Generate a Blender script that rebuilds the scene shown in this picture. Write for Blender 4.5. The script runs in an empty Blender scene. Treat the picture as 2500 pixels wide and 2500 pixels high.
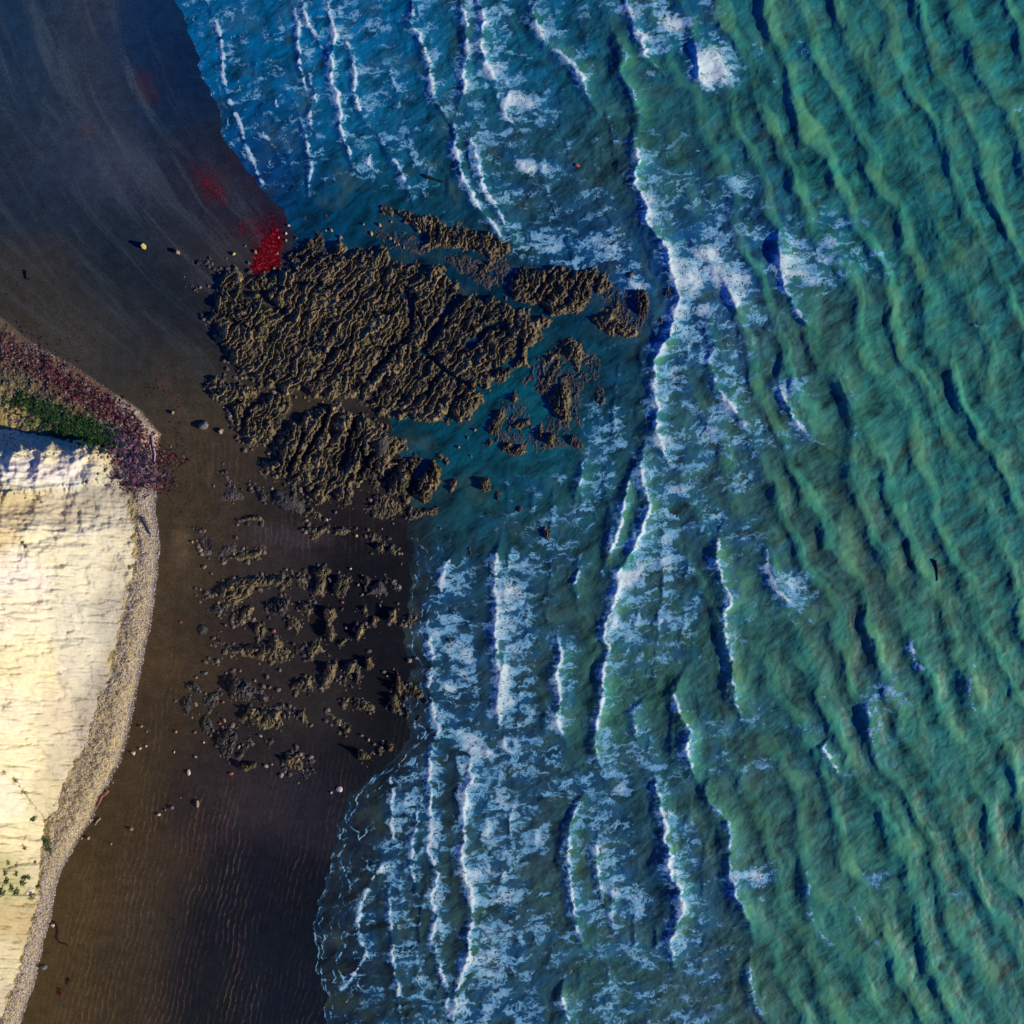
import bpy, math, random
import numpy as np

# ------------------------------------------------------------------ camera, sky, sun
CAM_H = 200.0
S = 0.08                      # metres on the water plane per photo pixel (photo 2500 px wide)
scene = bpy.context.scene
COL = scene.collection
cam_d = bpy.data.cameras.new("camera"); cam = bpy.data.objects.new("camera", cam_d); COL.objects.link(cam)
cam.location = (0, 0, CAM_H); cam.rotation_euler = (0, 0, 0)
cam_d.sensor_width = 36; cam_d.lens = 36.0; cam_d.clip_end = 6000; cam_d.clip_start = 1
scene.camera = cam

SUN_EL = math.radians(20.0)
SUN_DIR = (math.cos(math.radians(-18)), math.sin(math.radians(-18)))   # horizontally towards the sun: right, a little down
w = bpy.data.worlds.new("World"); scene.world = w; w.use_nodes = True
wn = w.node_tree.nodes; wl = w.node_tree.links
sky = wn.new("ShaderNodeTexSky"); sky.sky_type = 'NISHITA'; sky.sun_disc = False
sky.sun_elevation = SUN_EL; sky.sun_rotation = math.radians(90 + 18)
sky.ozone_density = 6.0; sky.dust_density = 0.3; sky.air_density = 1.2
hs = wn.new("ShaderNodeHueSaturation"); hs.inputs['Saturation'].default_value = 1.5
wl.new(sky.outputs[0], hs.inputs['Color'])
tn = wn.new("ShaderNodeMix"); tn.data_type = 'RGBA'; tn.blend_type = 'MULTIPLY'; tn.inputs[0].default_value = 1.0
tn.inputs[7].default_value = (0.30, 0.86, 2.1, 1)      # clear deep blue evening sky
wl.new(hs.outputs[0], tn.inputs[6]); wl.new(tn.outputs[2], wn['Background'].inputs['Color']); wn['Background'].inputs['Strength'].default_value = 0.06
sd = bpy.data.lights.new("sun", 'SUN'); sun = bpy.data.objects.new("sun", sd); COL.objects.link(sun)
sd.energy = 5.0; sd.angle = math.radians(0.5); sd.color = (1.0, 0.86, 0.66)
from mathutils import Vector
sv = Vector((SUN_DIR[0]*math.cos(SUN_EL), SUN_DIR[1]*math.cos(SUN_EL), math.sin(SUN_EL)))
sun.rotation_euler = sv.to_track_quat('Z', 'Y').to_euler()
scene.view_settings.view_transform = 'Standard'; scene.view_settings.look = 'None'
scene.view_settings.exposure = 0.0; scene.view_settings.gamma = 1.0

E_FLAT = np.array([0.53, 0.50, 0.82])       # light a level surface gets here (rough)
def lin(c):
    c = np.asarray(c, float)/255.0
    return np.where(c <= 0.04045, c/12.92, ((c+0.055)/1.055)**2.4)
def alb(c): return np.clip(lin(c)/E_FLAT, 0.0005, 3.0)

# ------------------------------------------------------------------ noise (numpy)
_T = {}
def tab(seed):
    if seed not in _T:
        r = np.random.RandomState(seed); a = r.rand(256, 256)*2*np.pi
        _T[seed] = (np.cos(a).astype(np.float32), np.sin(a).astype(np.float32), r.rand(256, 256).astype(np.float32), r.rand(256, 256).astype(np.float32), r.rand(256, 256).astype(np.float32))
    return _T[seed]
def gn(x, y, seed):
    C, Sn = tab(seed)[:2]
    xi = np.floor(x).astype(np.int64); yi = np.floor(y).astype(np.int64); fx = x-xi; fy = y-yi
    u = fx*fx*fx*(fx*(fx*6-15)+10); v = fy*fy*fy*(fy*(fy*6-15)+10)
    def g(i, j, dx, dy):
        a = (xi+i) & 255; b = (yi+j) & 255
        return C[a, b]*dx + Sn[a, b]*dy
    a = g(0,0,fx,fy); b = g(1,0,fx-1,fy); c = g(0,1,fx,fy-1); d = g(1,1,fx-1,fy-1)
    return 1.5*((a+(b-a)*u)+((c+(d-c)*u)-(a+(b-a)*u))*v)
def fbm(x, y, seed, octs=4, gain=.5):
    t = 0; a = 1; f = 1
    for o in range(octs):
        t = t + a*gn(x*f+o*17.3, y*f-o*9.1, seed+o); a *= gain; f *= 2.03
    return t
def ridged(x, y, seed, octs=4, gain=.5):
    t = 0; a = 1; f = 1; n = 0
    for o in range(octs):
        t = t + a*(1-np.abs(gn(x*f+o*7.7, y*f+o*3.1, seed+o))*1.6); n += a; a *= gain; f *= 2.1
    return t/n
def worley(x, y, seed):
    _, _, JX, JY, R = tab(seed)
    xi = np.floor(x).astype(np.int64); yi = np.floor(y).astype(np.int64)
    f1 = np.full(x.shape, 9.0); f2 = f1.copy(); rr = np.zeros(x.shape); ox = rr.copy(); oy = rr.copy()
    for i in (-1, 0, 1):
        for j in (-1, 0, 1):
            a = (xi+i) & 255; b = (yi+j) & 255
            dx = xi+i+JX[a, b]-x; dy = yi+j+JY[a, b]-y; d = np.sqrt(dx*dx+dy*dy)
            m = d < f1
            f2 = np.where(m, f1, np.minimum(f2, d)); rr = np.where(m, R[a, b], rr)
            ox = np.where(m, -dx, ox); oy = np.where(m, -dy, oy); f1 = np.where(m, d, f1)
    return f1, f2, rr, ox, oy
def ss(a, b, x):
    t = np.clip((x-a)/(b-a), 0, 1); return t*t*(3-2*t)
def W(px, py, h):
    k = 1-h/CAM_H
    return (px-1250)*S*k, (1250-py)*S*k, h
def shepard(px, py, zones, sig):
    num = np.zeros(px.shape+(3,), np.float32); den = np.full(px.shape, 1e-9, np.float32)
    for z in zones:
        g = np.exp(-((px-z[0])**2+(py-z[1])**2)/(2*sig*sig)).astype(np.float32) + 3e-5/(1+((px-z[0])**2+(py-z[1])**2)/1e4)
        num += g[..., None]*alb(z[2]).astype(np.float32); den += g
    return num/den[..., None]
def sdist(px, py, pts):
    """signed distance (px, >0 inside) to a polygon"""
    P = np.array(pts, float); Q = np.roll(P, -1, 0)
    d = np.full(px.shape, 1e9); ins = np.zeros(px.shape, bool)
    for (ax, ay), (bx, by) in zip(P, Q):
        ex, ey = bx-ax, by-ay; L = ex*ex+ey*ey+1e-9
        t = np.clip(((px-ax)*ex+(py-ay)*ey)/L, 0, 1)
        d = np.minimum(d, (px-ax-t*ex)**2+(py-ay-t*ey)**2)
        if abs(ey) > 1e-9:
            c = ((ay > py) != (by > py)) & (px < (bx-ax)*(py-ay)/(by-ay)+ax); ins ^= c
    d = np.sqrt(d); return np.where(ins, d, -d)
def axis(a, b, step, lo, hi):
    core = np.arange(a, b+step*.5, step)
    def out(n0, n1):
        v = []; s = step; x = n0
        sg = 1 if n1 > n0 else -1
        while (n1-x)*sg > 0:
            s *= 1.25; x += sg*s; v.append(x)
        return v
    return np.array(list(reversed(out(a, lo))) + list(core) + out(b, hi))

# ------------------------------------------------------------------ mesh helpers
def raw_mesh(name, V, F, attrs=None, mat=None, smooth=True, parent=None):
    me = bpy.data.meshes.new(name)
    V = np.ascontiguousarray(V, np.float32); F = np.ascontiguousarray(F, np.int32); k = F.shape[1]
    me.vertices.add(len(V)); me.vertices.foreach_set('co', V.ravel())
    me.loops.add(F.size); me.loops.foreach_set('vertex_index', F.ravel())
    me.polygons.add(len(F)); me.polygons.foreach_set('loop_start', np.arange(0, F.size, k, dtype=np.int32))
    me.polygons.foreach_set('loop_total', np.full(len(F), k, np.int32))
    me.polygons.foreach_set('use_smooth', np.full(len(F), smooth, bool))
    me.update(calc_edges=True)
    for n, a in (attrs or {}).items():
        a = np.asarray(a, np.float32)
        if a.ndim == 1:
            at = me.attributes.new(n, 'FLOAT', 'POINT'); at.data.foreach_set('value', a)
        else:
            at = me.attributes.new(n, 'FLOAT_VECTOR', 'POINT'); at.data.foreach_set('vector', np.ascontiguousarray(a).ravel())
    if mat: me.materials.append(mat)
    o = bpy.data.objects.new(name, me); COL.objects.link(o)
    if parent: o.parent = parent
    return o
def grid_mesh(name, X, Y, Z, keep, attrs, mat, parent=None):
    ny, nx = X.shape
    idx = np.arange(ny*nx).reshape(ny, nx)
    q = np.stack([idx[1:, :-1], idx[1:, 1:], idx[:-1, 1:], idx[:-1, :-1]], -1)
    if keep is not None:
        kf = keep[1:, :-1] & keep[1:, 1:] & keep[:-1, 1:] & keep[:-1, :-1]; q = q[kf]
    q = q.reshape(-1, 4)
    V = np.stack([X, Y, Z], -1).reshape(-1, 3)
    used = np.zeros(len(V), bool); used[q.ravel()] = True
    re = np.cumsum(used)-1
    at = {n: (a.reshape(-1)[used] if a.ndim == 2 else a.reshape(-1, 3)[used]) for n, a in attrs.items()}
    return raw_mesh(name, V[used], re[q], at, mat, True, parent)
def tag(o, label=None, cat=None, group=None, kind=None):
    if label: o['label'] = label
    if cat: o['category'] = cat
    if group: o['group'] = group
    if kind: o['kind'] = kind
    return o

# ------------------------------------------------------------------ materials
class NT:
    def __init__(s, name):
        s.m = bpy.data.materials.new(name); s.m.use_nodes = True; s.t = s.m.node_tree; s.n = s.t.nodes
        s.b = s.n['Principled BSDF']
    def new(s, typ, **kw):
        n = s.n.new(typ)
        for k, v in kw.items(): setattr(n, k, v)
        return n
    def link(s, a, b): s.t.links.new(a, b)
    def set(s, sock, v):
        if isinstance(v, bpy.types.NodeSocket): s.link(v, sock)
        else: sock.default_value = v
    def attr(s, name, vec=False):
        n = s.new("ShaderNodeAttribute", attribute_name=name); return n.outputs['Vector'] if vec else n.outputs['Fac']
    def pos(s): return s.new("ShaderNodeNewGeometry").outputs['Position']
    def math(s, op, a, b=0.0, c=0.0, clamp=False):
        n = s.new("ShaderNodeMath", operation=op, use_clamp=clamp); s.set(n.inputs[0], a); s.set(n.inputs[1], b)
        s.set(n.inputs[2], c); return n.outputs[0]
    def vmath(s, op, a, b=(0,0,0)):
        n = s.new("ShaderNodeVectorMath", operation=op); s.set(n.inputs[0], a); s.set(n.inputs[1], b); return n.outputs[0]
    def scale(s, a, f):
        n = s.new("ShaderNodeVectorMath", operation='SCALE'); s.set(n.inputs[0], a); s.set(n.inputs['Scale'], f); return n.outputs[0]
    def mapping(s, v, rot=0, sc=(1,1,1), loc=(0,0,0)):
        if rot and sc != (1,1,1):          # turn first, stretch afterwards
            v = s.mapping(v, rot); rot = 0
        n = s.new("ShaderNodeMapping"); s.link(v, n.inputs[0]); n.inputs['Rotation'].default_value = (0, 0, rot)
        n.inputs['Scale'].default_value = sc; n.inputs['Location'].default_value = loc; return n.outputs[0]
    def noise(s, v, scale, detail=4, rough=.5, typ='FBM', dist=0.0):
        n = s.new("ShaderNodeTexNoise", noise_type=typ) ; s.link(v, n.inputs['Vector'])
        n.inputs['Scale'].default_value = scale; n.inputs['Detail'].default_value = detail
        n.inputs['Roughness'].default_value = rough; n.inputs['Distortion'].default_value = dist
        return n
    def vor(s, v, scale, feat='DISTANCE_TO_EDGE'):
        n = s.new("ShaderNodeTexVoronoi", feature=feat); s.link(v, n.inputs['Vector']); n.inputs['Scale'].default_value = scale; return n
    def rng(s, v, a, b, c=0.0, d=1.0, smooth=True):
        n = s.new("ShaderNodeMapRange", interpolation_type='SMOOTHSTEP' if smooth else 'LINEAR'); s.set(n.inputs[0], v)
        for i, q in enumerate((a, b, c, d)): s.set(n.inputs[i+1], q)
        return n.outputs[0]
    def mix(s, f, a, b, mode='MIX'):
        n = s.new("ShaderNodeMix", data_type='RGBA', blend_type=mode); s.set(n.inputs[0], f); s.set(n.inputs[6], a); s.set(n.inputs[7], b); return n.outputs[2]
    def bump(s, h, strength, dist, normal=None):
        n = s.new("ShaderNodeBump"); n.inputs['Strength'].default_value = strength; n.inputs['Distance'].default_value = dist
        s.set(n.inputs['Height'], h)
        if normal: s.link(normal, n.inputs['Normal'])
        return n.outputs[0]
def c4(c): return (float(c[0]), float(c[1]), float(c[2]), 1.0)

def mat_sea():
    t = NT("sea"); P = t.pos()
    dens = t.attr('foam'); zone = t.attr('zone', True); lit_crest = t.attr('lit_crest'); stre = t.attr('lace')
    # ---- water colour: silt and green clouds drawn out along the surge
    warp = t.noise(P, .12, 3)
    Pw = t.vmath('ADD', P, t.scale(t.vmath('SUBTRACT', warp.outputs['Color'], (.5, .5, .5)), 5.0))
    m1 = t.mapping(Pw, math.radians(-42), (.32, 1, 1))
    cl = t.noise(m1, .45, 6, .62).outputs[0]
    cl2 = t.noise(Pw, .13, 4, .55).outputs[0]
    fine = t.noise(t.mapping(P, math.radians(-38), (.22, 1, 1)), 1.9, 3, .65).outputs[0]
    k = t.math('ADD', t.math('MULTIPLY', cl, .7), t.math('MULTIPLY', fine, .3))
    br = t.rng(k, .37, .63, .28, 1.75, False)
    base = t.mix(1.0, zone, t.vmath('ADD', (0,0,0), t.scale((1,1,1), br)), 'MULTIPLY')
    silt = t.rng(cl2, .5, .72)
    base = t.mix(t.math('MULTIPLY', silt, .3), base, c4(alb((64, 82, 76))))
    base = t.mix(t.math('MULTIPLY', lit_crest, .62), base, t.mix(t.rng(cl2, .4, .6), c4(alb((58, 138, 128))), c4(alb((84, 144, 118)))))  # wave crests painted paler green, as if light came through the thin water
    # ---- foam lace: strands left on the water, thick where it just broke
    w1 = t.noise(P, .30, 4, .55).outputs['Color']; w2 = t.noise(P, 1.1, 2, .5).outputs['Color']
    Pf = t.vmath('ADD', P, t.scale(t.vmath('SUBTRACT', w1, (.5, .5, .5)), 4.5))
    Pf = t.vmath('ADD', Pf, t.scale(t.vmath('SUBTRACT', w2, (.5, .5, .5)), .9))
    ms = t.mapping(Pf, math.radians(-12), (.42, 1, 1))
    patch = t.noise(t.mapping(P, math.radians(-12), (.6, 1, 1)), .32, 5, .62).outputs[0]
    dp = t.math('ADD', dens, t.math('MULTIPLY', t.math('MULTIPLY', t.math('SUBTRACT', patch, .5), 1.15), t.rng(dens, .0, .3)))
    def strands(sc, det, w0, off):
        nn = t.noise(t.mapping(ms, 0, (1, 1, 1), (off, off, 0)), sc, det, .5).outputs[0]
        a = t.math('ABSOLUTE', t.math('SUBTRACT', nn, .5))
        wd = t.math('ADD', w0*.6, t.math('MULTIPLY', t.math('MAXIMUM', dp, 0.0), w0*1.1))
        return t.rng(t.math('DIVIDE', a, wd), .45, 1.0, 1, 0)
    f1 = strands(.55, 1.5, .040, 0.0); f2 = strands(1.05, 1.5, .050, 31.0)
    e1 = t.vor(ms, .85).outputs['Distance']; v1 = t.rng(e1, 0.01, t.math('ADD', .05, t.math('MULTIPLY', dp, .09)), 1, 0)
    gr = t.noise(P, 1.5, 2, .6).outputs[0]; brk = t.noise(ms, .8, 2, .5).outputs[0]
    web = t.math('MAXIMUM', t.math('MAXIMUM', f1, t.math('MULTIPLY', f2, .9)), t.math('MULTIPLY', v1, .85))
    web = t.math('MULTIPLY', web, t.rng(t.math('ADD', brk, t.math('MULTIPLY', t.math('SUBTRACT', dp, .6), .35)), .42, .54))
    web = t.math('MULTIPLY', web, t.rng(dp, .05, .50))
    mc = t.mapping(Pf, math.radians(-12), (.46, 1, 1), (11, 3, 0))
    e2 = t.vor(mc, 1.25).outputs['Distance']; e3 = t.vor(mc, 2.1).outputs['Distance']
    cw = t.math('MULTIPLY', t.math('SUBTRACT', dp, .42), .17)
    cell = t.math('MAXIMUM', t.math('SUBTRACT', 1.0, t.math('DIVIDE', e2, t.math('MAXIMUM', cw, .01)), clamp=True), t.math('SUBTRACT', 1.0, t.math('DIVIDE', e3, t.math('MAXIMUM', t.math('MULTIPLY', cw, .9), .01)), clamp=True))
    cell = t.math('MULTIPLY', t.rng(cell, .15, .6), t.rng(t.math('ADD', dp, t.math('MULTIPLY', t.math('SUBTRACT', brk, .5), 1.2)), .48, .66))
    solid = t.math('MULTIPLY', t.rng(t.math('ADD', dp, t.math('MULTIPLY', t.math('SUBTRACT', gr, .5), 2.6)), 1.22, 1.42), t.rng(dens, .35, .8))
    foam = t.math('MAXIMUM', t.math('MAXIMUM', web, cell), solid)
    p2 = t.noise(t.mapping(Pf, math.radians(-12), (.5, 1, 1), (50, 9, 0)), .30, 4, .6).outputs[0]
    veil = t.math('MULTIPLY', t.math('MULTIPLY', t.rng(dens, .08, .5), t.rng(p2, .38, .64)), .45)
    base = t.mix(veil, base, c4((.006, .14, .33)))
    fc = t.mix(t.rng(dp, .55, 1.15), (.20, .52, .66, 1), (.70, .88, .80, 1))
    col = t.mix(foam, base, fc)
    t.link(col, t.b.inputs['Base Color'])
    t.link(t.rng(foam, 0, 1, .5, .95), t.b.inputs['Roughness']); t.b.inputs['IOR'].default_value = 1.33; t.b.inputs['Specular IOR Level'].default_value = .3
    rip = t.noise(t.mapping(P, math.radians(-20), (1, .55, 1)), 1.1, 4, .55).outputs[0]
    hb = t.math('ADD', t.math('MULTIPLY', rip, t.rng(stre, 0, 1, .36, .03)), t.math('MULTIPLY', foam, .12))
    t.link(t.bump(hb, .5, .5), t.b.inputs['Normal'])
    return t.m

def mat_beach():
    t = NT("sand"); P = t.pos()
    zone = t.attr('zone', True); rip = t.attr('ripple'); su = t.attr('across'); peb = t.attr('pebble'); stk = t.attr('streak')
    g1 = t.noise(P, 3.0, 2, .7).outputs[0]; g2 = t.noise(P, .5, 5, .6).outputs[0]
    sx = t.new("ShaderNodeSeparateXYZ"); t.link(P, sx.inputs[0])
    cv = t.new("ShaderNodeCombineXYZ"); t.link(su, cv.inputs[0]); t.link(sx.outputs[1], cv.inputs[1])
    st = t.noise(t.mapping(cv.outputs[0], 0, (1, .16, 1)), .22, 9, .66, dist=.7).outputs[0]
    col = t.mix(1.0, zone, t.scale((1,1,1), t.rng(g1, .25, .75, .62, 1.4, False)), 'MULTIPLY')
    col = t.mix(1.0, col, t.scale((1,1,1), t.rng(g2, .3, .7, .8, 1.25, False)), 'MULTIPLY')
    sm = t.math('MULTIPLY', t.rng(st, .47, .68), stk)
    col = t.mix(t.math('MULTIPLY', t.math('MULTIPLY', sm, .5), t.rng(g1, .3, .7, .5, 1.3)), col, c4(alb((64, 74, 96))))  # wet sand sheen painted into the colour as pale streaks
    # ripple crests: sunlit lines painted pale, with pinkish dry sand
    wr = t.noise(P, .11, 4, .55).outputs[0]; wr2 = t.noise(P, .9, 3, .5).outputs[0]
    ph = t.math('ADD', t.math('MULTIPLY', su, 5.6), t.math('ADD', t.math('MULTIPLY', wr, 20.0), t.math('MULTIPLY', wr2, 3.0)))
    sn = t.math('SINE', ph); ln = t.math('MULTIPLY', t.rng(sn, .6, 1.0), t.rng(t.noise(P, .8, 3, .6).outputs[0], .4, .6, .15, 1))
    rp = t.noise(t.mapping(cv.outputs[0], 0, (1, .35, 1)), .16, 4, .6).outputs[0]
    rm = t.math('MULTIPLY', t.math('MULTIPLY', rip, ln), t.rng(rp, .38, .68))
    pk = t.noise(P, .1, 2).outputs[0]
    col = t.mix(t.math('MULTIPLY', rm, .32), col, t.mix(t.rng(pk, .45, .6), c4(alb((128, 104, 84))), c4(alb((130, 88, 96)))))
    # pebble bank
    v = t.vor(P, 4.6, 'F1'); pc = t.mix(v.outputs['Color'], c4(alb((122, 106, 94))), c4(alb((168, 150, 132))))
    pc = t.mix(t.rng(g2, .45, .65), pc, c4(alb((140, 124, 108))))
    col = t.mix(peb, col, pc)
    t.link(col, t.b.inputs['Base Color']); t.b.inputs['Roughness'].default_value = .75
    t.b.inputs['Specular IOR Level'].default_value = .08
    h = t.math('ADD', t.math('MULTIPLY', g1, .02), t.math('MULTIPLY', t.math('MULTIPLY', sn, rip), .012))
    h = t.math('ADD', h, t.math('MULTIPLY', t.math('MULTIPLY', v.outputs['Distance'], peb), -.25))
    t.link(t.bump(h, .7, 1.0), t.b.inputs['Normal'])
    return t.m

def mat_cliff():
    t = NT("chalk"); P = t.pos(); zone = t.attr('zone', True); rg = t.attr('rough')
    a = t.noise(P, .35, 8, .68).outputs[0]; b = t.noise(P, 2.2, 6, .7).outputs[0]
    c = t.noise(t.mapping(P, 0, (1, .5, 1)), .13, 5, .6, dist=.7).outputs[0]
    col = t.mix(1.0, zone, t.scale((1,1,1), t.rng(a, .3, .7, .84, 1.1, False)), 'MULTIPLY')
    col = t.mix(t.math('MULTIPLY', t.rng(c, .56, .74), .5), col, (.50, .36, .20, 1))
    sp = t.noise(P, 3.4, 3, .75).outputs[0]
    col = t.mix(t.math('MULTIPLY', t.rng(sp, .66, .78), .5), col, (.25, .18, .12, 1))
    t.link(col, t.b.inputs['Base Color']); t.b.inputs['Roughness'].default_value = .95; t.b.inputs['Specular IOR Level'].default_value = .1
    h = t.math('ADD', t.math('MULTIPLY', b, .22), t.math('MULTIPLY', t.math('MULTIPLY', t.vor(P, 2.6, 'F1').outputs['Distance'], rg), -.5))
    h = t.math('ADD', h, t.math('MULTIPLY', a, .18))
    t.link(t.bump(h, .38, 1.0), t.b.inputs['Normal'])
    return t.m

def mat_rock(name, low, mid, top, moss=None):
    t = NT(name); P = t.pos(); hh = t.attr('rel')
    a = t.noise(P, 1.1, 7, .7).outputs[0]; b = t.noise(P, .18, 4, .6).outputs[0]; c = t.noise(P, 6.0, 4, .7).outputs[0]
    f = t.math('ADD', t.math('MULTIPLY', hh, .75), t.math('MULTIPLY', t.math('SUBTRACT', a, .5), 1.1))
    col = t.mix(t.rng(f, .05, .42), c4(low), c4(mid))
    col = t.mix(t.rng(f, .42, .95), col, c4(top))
    col = t.mix(t.math('MULTIPLY', t.rng(b, .5, .7), .5), col, c4(moss if moss is not None else low))
    col = t.mix(t.math('MULTIPLY', t.rng(c, .60, .74), .35), col, (.42, .33, .24, 1))
    red = t.noise(P, 1.9, 3, .6).outputs[0]
    col = t.mix(t.math('MULTIPLY', t.rng(red, .66, .74), .45), col, (.22, .06, .07, 1))
    t.link(col, t.b.inputs['Base Color']); t.b.inputs['Roughness'].default_value = .8; t.b.inputs['Specular IOR Level'].default_value = .3
    t.link(t.bump(t.math('ADD', t.math('MULTIPLY', a, .3), t.math('MULTIPLY', c, .10)), .8, 1.0), t.b.inputs['Normal'])
    return t.m

def mat_attr(name, rough=.8, var=.35, spec=.3):
    t = NT(name); P = t.pos(); z = t.attr('tint', True)
    a = t.noise(P, 4.0, 4, .7).outputs[0]
    t.link(t.mix(1.0, z, t.scale((1,1,1), t.rng(a, .3, .7, 1-var, 1+var, False)), 'MULTIPLY'), t.b.inputs['Base Color'])
    t.b.inputs['Roughness'].default_value = rough; t.b.inputs['Specular IOR Level'].default_value = spec
    t.link(t.bump(a, .6, .08), t.b.inputs['Normal'])
    return t.m

M_SEA = mat_sea(); M_BEACH = mat_beach(); M_CLIFF = mat_cliff()
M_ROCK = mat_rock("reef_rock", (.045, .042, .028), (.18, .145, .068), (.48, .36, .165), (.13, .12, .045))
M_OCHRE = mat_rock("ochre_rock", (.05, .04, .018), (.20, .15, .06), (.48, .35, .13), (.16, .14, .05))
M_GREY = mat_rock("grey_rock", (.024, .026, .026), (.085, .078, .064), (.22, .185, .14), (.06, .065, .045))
M_TINT = mat_attr("stone"); M_WEED = mat_attr("weed", .7, .4, .1)

# ------------------------------------------------------------------ traced lines
SHORE = [(-400,300),(0,425),(60,450),(120,470),(200,492),(240,520),(300,538),(360,560),(410,600),(460,640),(510,682),(560,704),(600,715),(650,740),(700,900),
 (780,1000),(850,990),(1000,945),(1100,960),(1180,1020),(1240,1000),(1300,990),(1350,1004),(1420,1000),(1480,988),(1560,985),(1620,1000),
 (1700,985),(1780,992),(1830,985),(1880,915),(1950,838),(2010,828),(2080,815),(2130,800),(2180,790),(2250,765),(2300,762),(2370,770),(2430,790),(2500,784),(3000,700)]
_sy = np.array([p[0] for p in SHORE], float); _sx = np.array([p[1] for p in SHORE], float)
def shore_x(py): return np.interp(py, _sy, _sx) + 14*fbm(py/60.0, py*0+3.3, 5, 5, .55)
BANK = [(-400,-900),(700,-60),(770,0),(850,100),(890,180),(940,250),(970,300),(1005,350),(1040,375),(1060,392),(1090,390),(1130,380),(1180,380),(1230,378),(1290,385),(1330,388),
 (1420,380),(1500,370),(1580,355),(1650,340),(1720,325),(1800,310),(1860,290),(1910,265),(1960,240),(2010,215),(2070,180),(2110,155),(2170,135),(2230,125),(2280,110),(2350,95),(2400,85),(2450,65),(2500,50),(3000,-80)]
_by = np.array([p[0] for p in BANK], float); _bx = np.array([p[1] for p in BANK], float)
def bank_x(py): return np.interp(py, _by, _bx) + 3*fbm(py/40.0, py*0+1.3, 8, 4)
def beach_z(px, py):
    xs = shore_x(py); b = (xs-px)*S
    z = np.where(b > 0, .05 + 1.9*(1-np.exp(-b/28.0)), np.maximum(.05+.10*b, -4.0))
    k = ss(-6, 45, bank_x(py)-px)
    z = z + k*(1.1+.25*fbm(px/22., py/22., 31, 3) + .14*fbm(px/5., py/5., 37, 3))
    z = z + .05*fbm(px/120., py/120., 41, 3)*ss(0, 2, b)
    return z

BZ = [(60,60,(22,42,72)),(200,60,(38,46,68)),(350,60,(10,36,74)),(430,150,(7,27,62)),(100,250,(28,42,68)),(250,250,(38,46,68)),(380,250,(10,30,62)),(0,400,(28,38,58)),(150,420,(36,45,70)),
(300,420,(46,52,76)),(450,400,(22,28,50)),(500,520,(30,32,52)),(620,520,(26,25,46)),(100,520,(24,36,58)),(250,560,(20,31,50)),(350,560,(26,35,54)),(450,600,(36,38,50)),(560,640,(44,40,48)),
(100,650,(45,43,48)),(250,680,(25,32,45)),(400,700,(17,25,40)),(480,800,(19,25,38)),(330,800,(35,38,48)),(200,800,(52,48,50)),(50,720,(48,44,44)),(400,900,(45,42,44)),(480,900,(40,38,42)),
(430,1000,(58,50,46)),(500,1080,(52,45,42)),(430,1200,(55,46,40)),(600,1150,(45,38,38)),(700,1250,(32,28,34)),(500,1280,(50,42,40)),(650,1350,(45,38,44)),(900,1280,(28,24,30)),(950,1400,(22,22,30)),
(430,1420,(62,50,43)),(500,1500,(42,33,36)),(700,1640,(42,34,38)),(900,1560,(25,22,30)),(950,1700,(20,20,28)),(400,1600,(60,47,40)),(430,1750,(48,38,36)),(600,1850,(32,28,34)),(800,1720,(48,40,43)),
(850,1850,(22,22,30)),(350,1900,(52,42,36)),(300,2050,(52,42,35)),(450,1950,(35,28,36)),(600,1950,(46,37,48)),(750,1950,(34,31,44)),(600,2100,(17,19,33)),(400,2100,(48,38,38)),(200,2200,(58,46,36)),
(350,2250,(48,40,40)),(500,2250,(16,18,32)),(700,2200,(14,18,31)),(150,2400,(56,45,36)),(300,2400,(46,38,36)),(500,2400,(21,22,33)),(700,2400,(15,21,36)),(-300,300,(40,45,60)),(-300,700,(50,46,46))]

def spots(px, py, col, lst):
    for (x, y, rx, ry, ang, rgb, k) in lst:
        c, s_ = math.cos(math.radians(ang)), math.sin(math.radians(ang))
        u = ((px-x)*c+(py-y)*s_)/rx; v = (-(px-x)*s_+(py-y)*c)/ry
        d = np.sqrt(u*u+v*v)+.35*fbm(px/25., py/25., 77, 4)
        d = d+.25*fbm(px/6., py/6., 78, 3); m = (k*(1-ss(.25, 1.3, d))).astype(np.float32)[..., None]
        col = col*(1-m)+m*alb(rgb).astype(np.float32)
    return col

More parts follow.
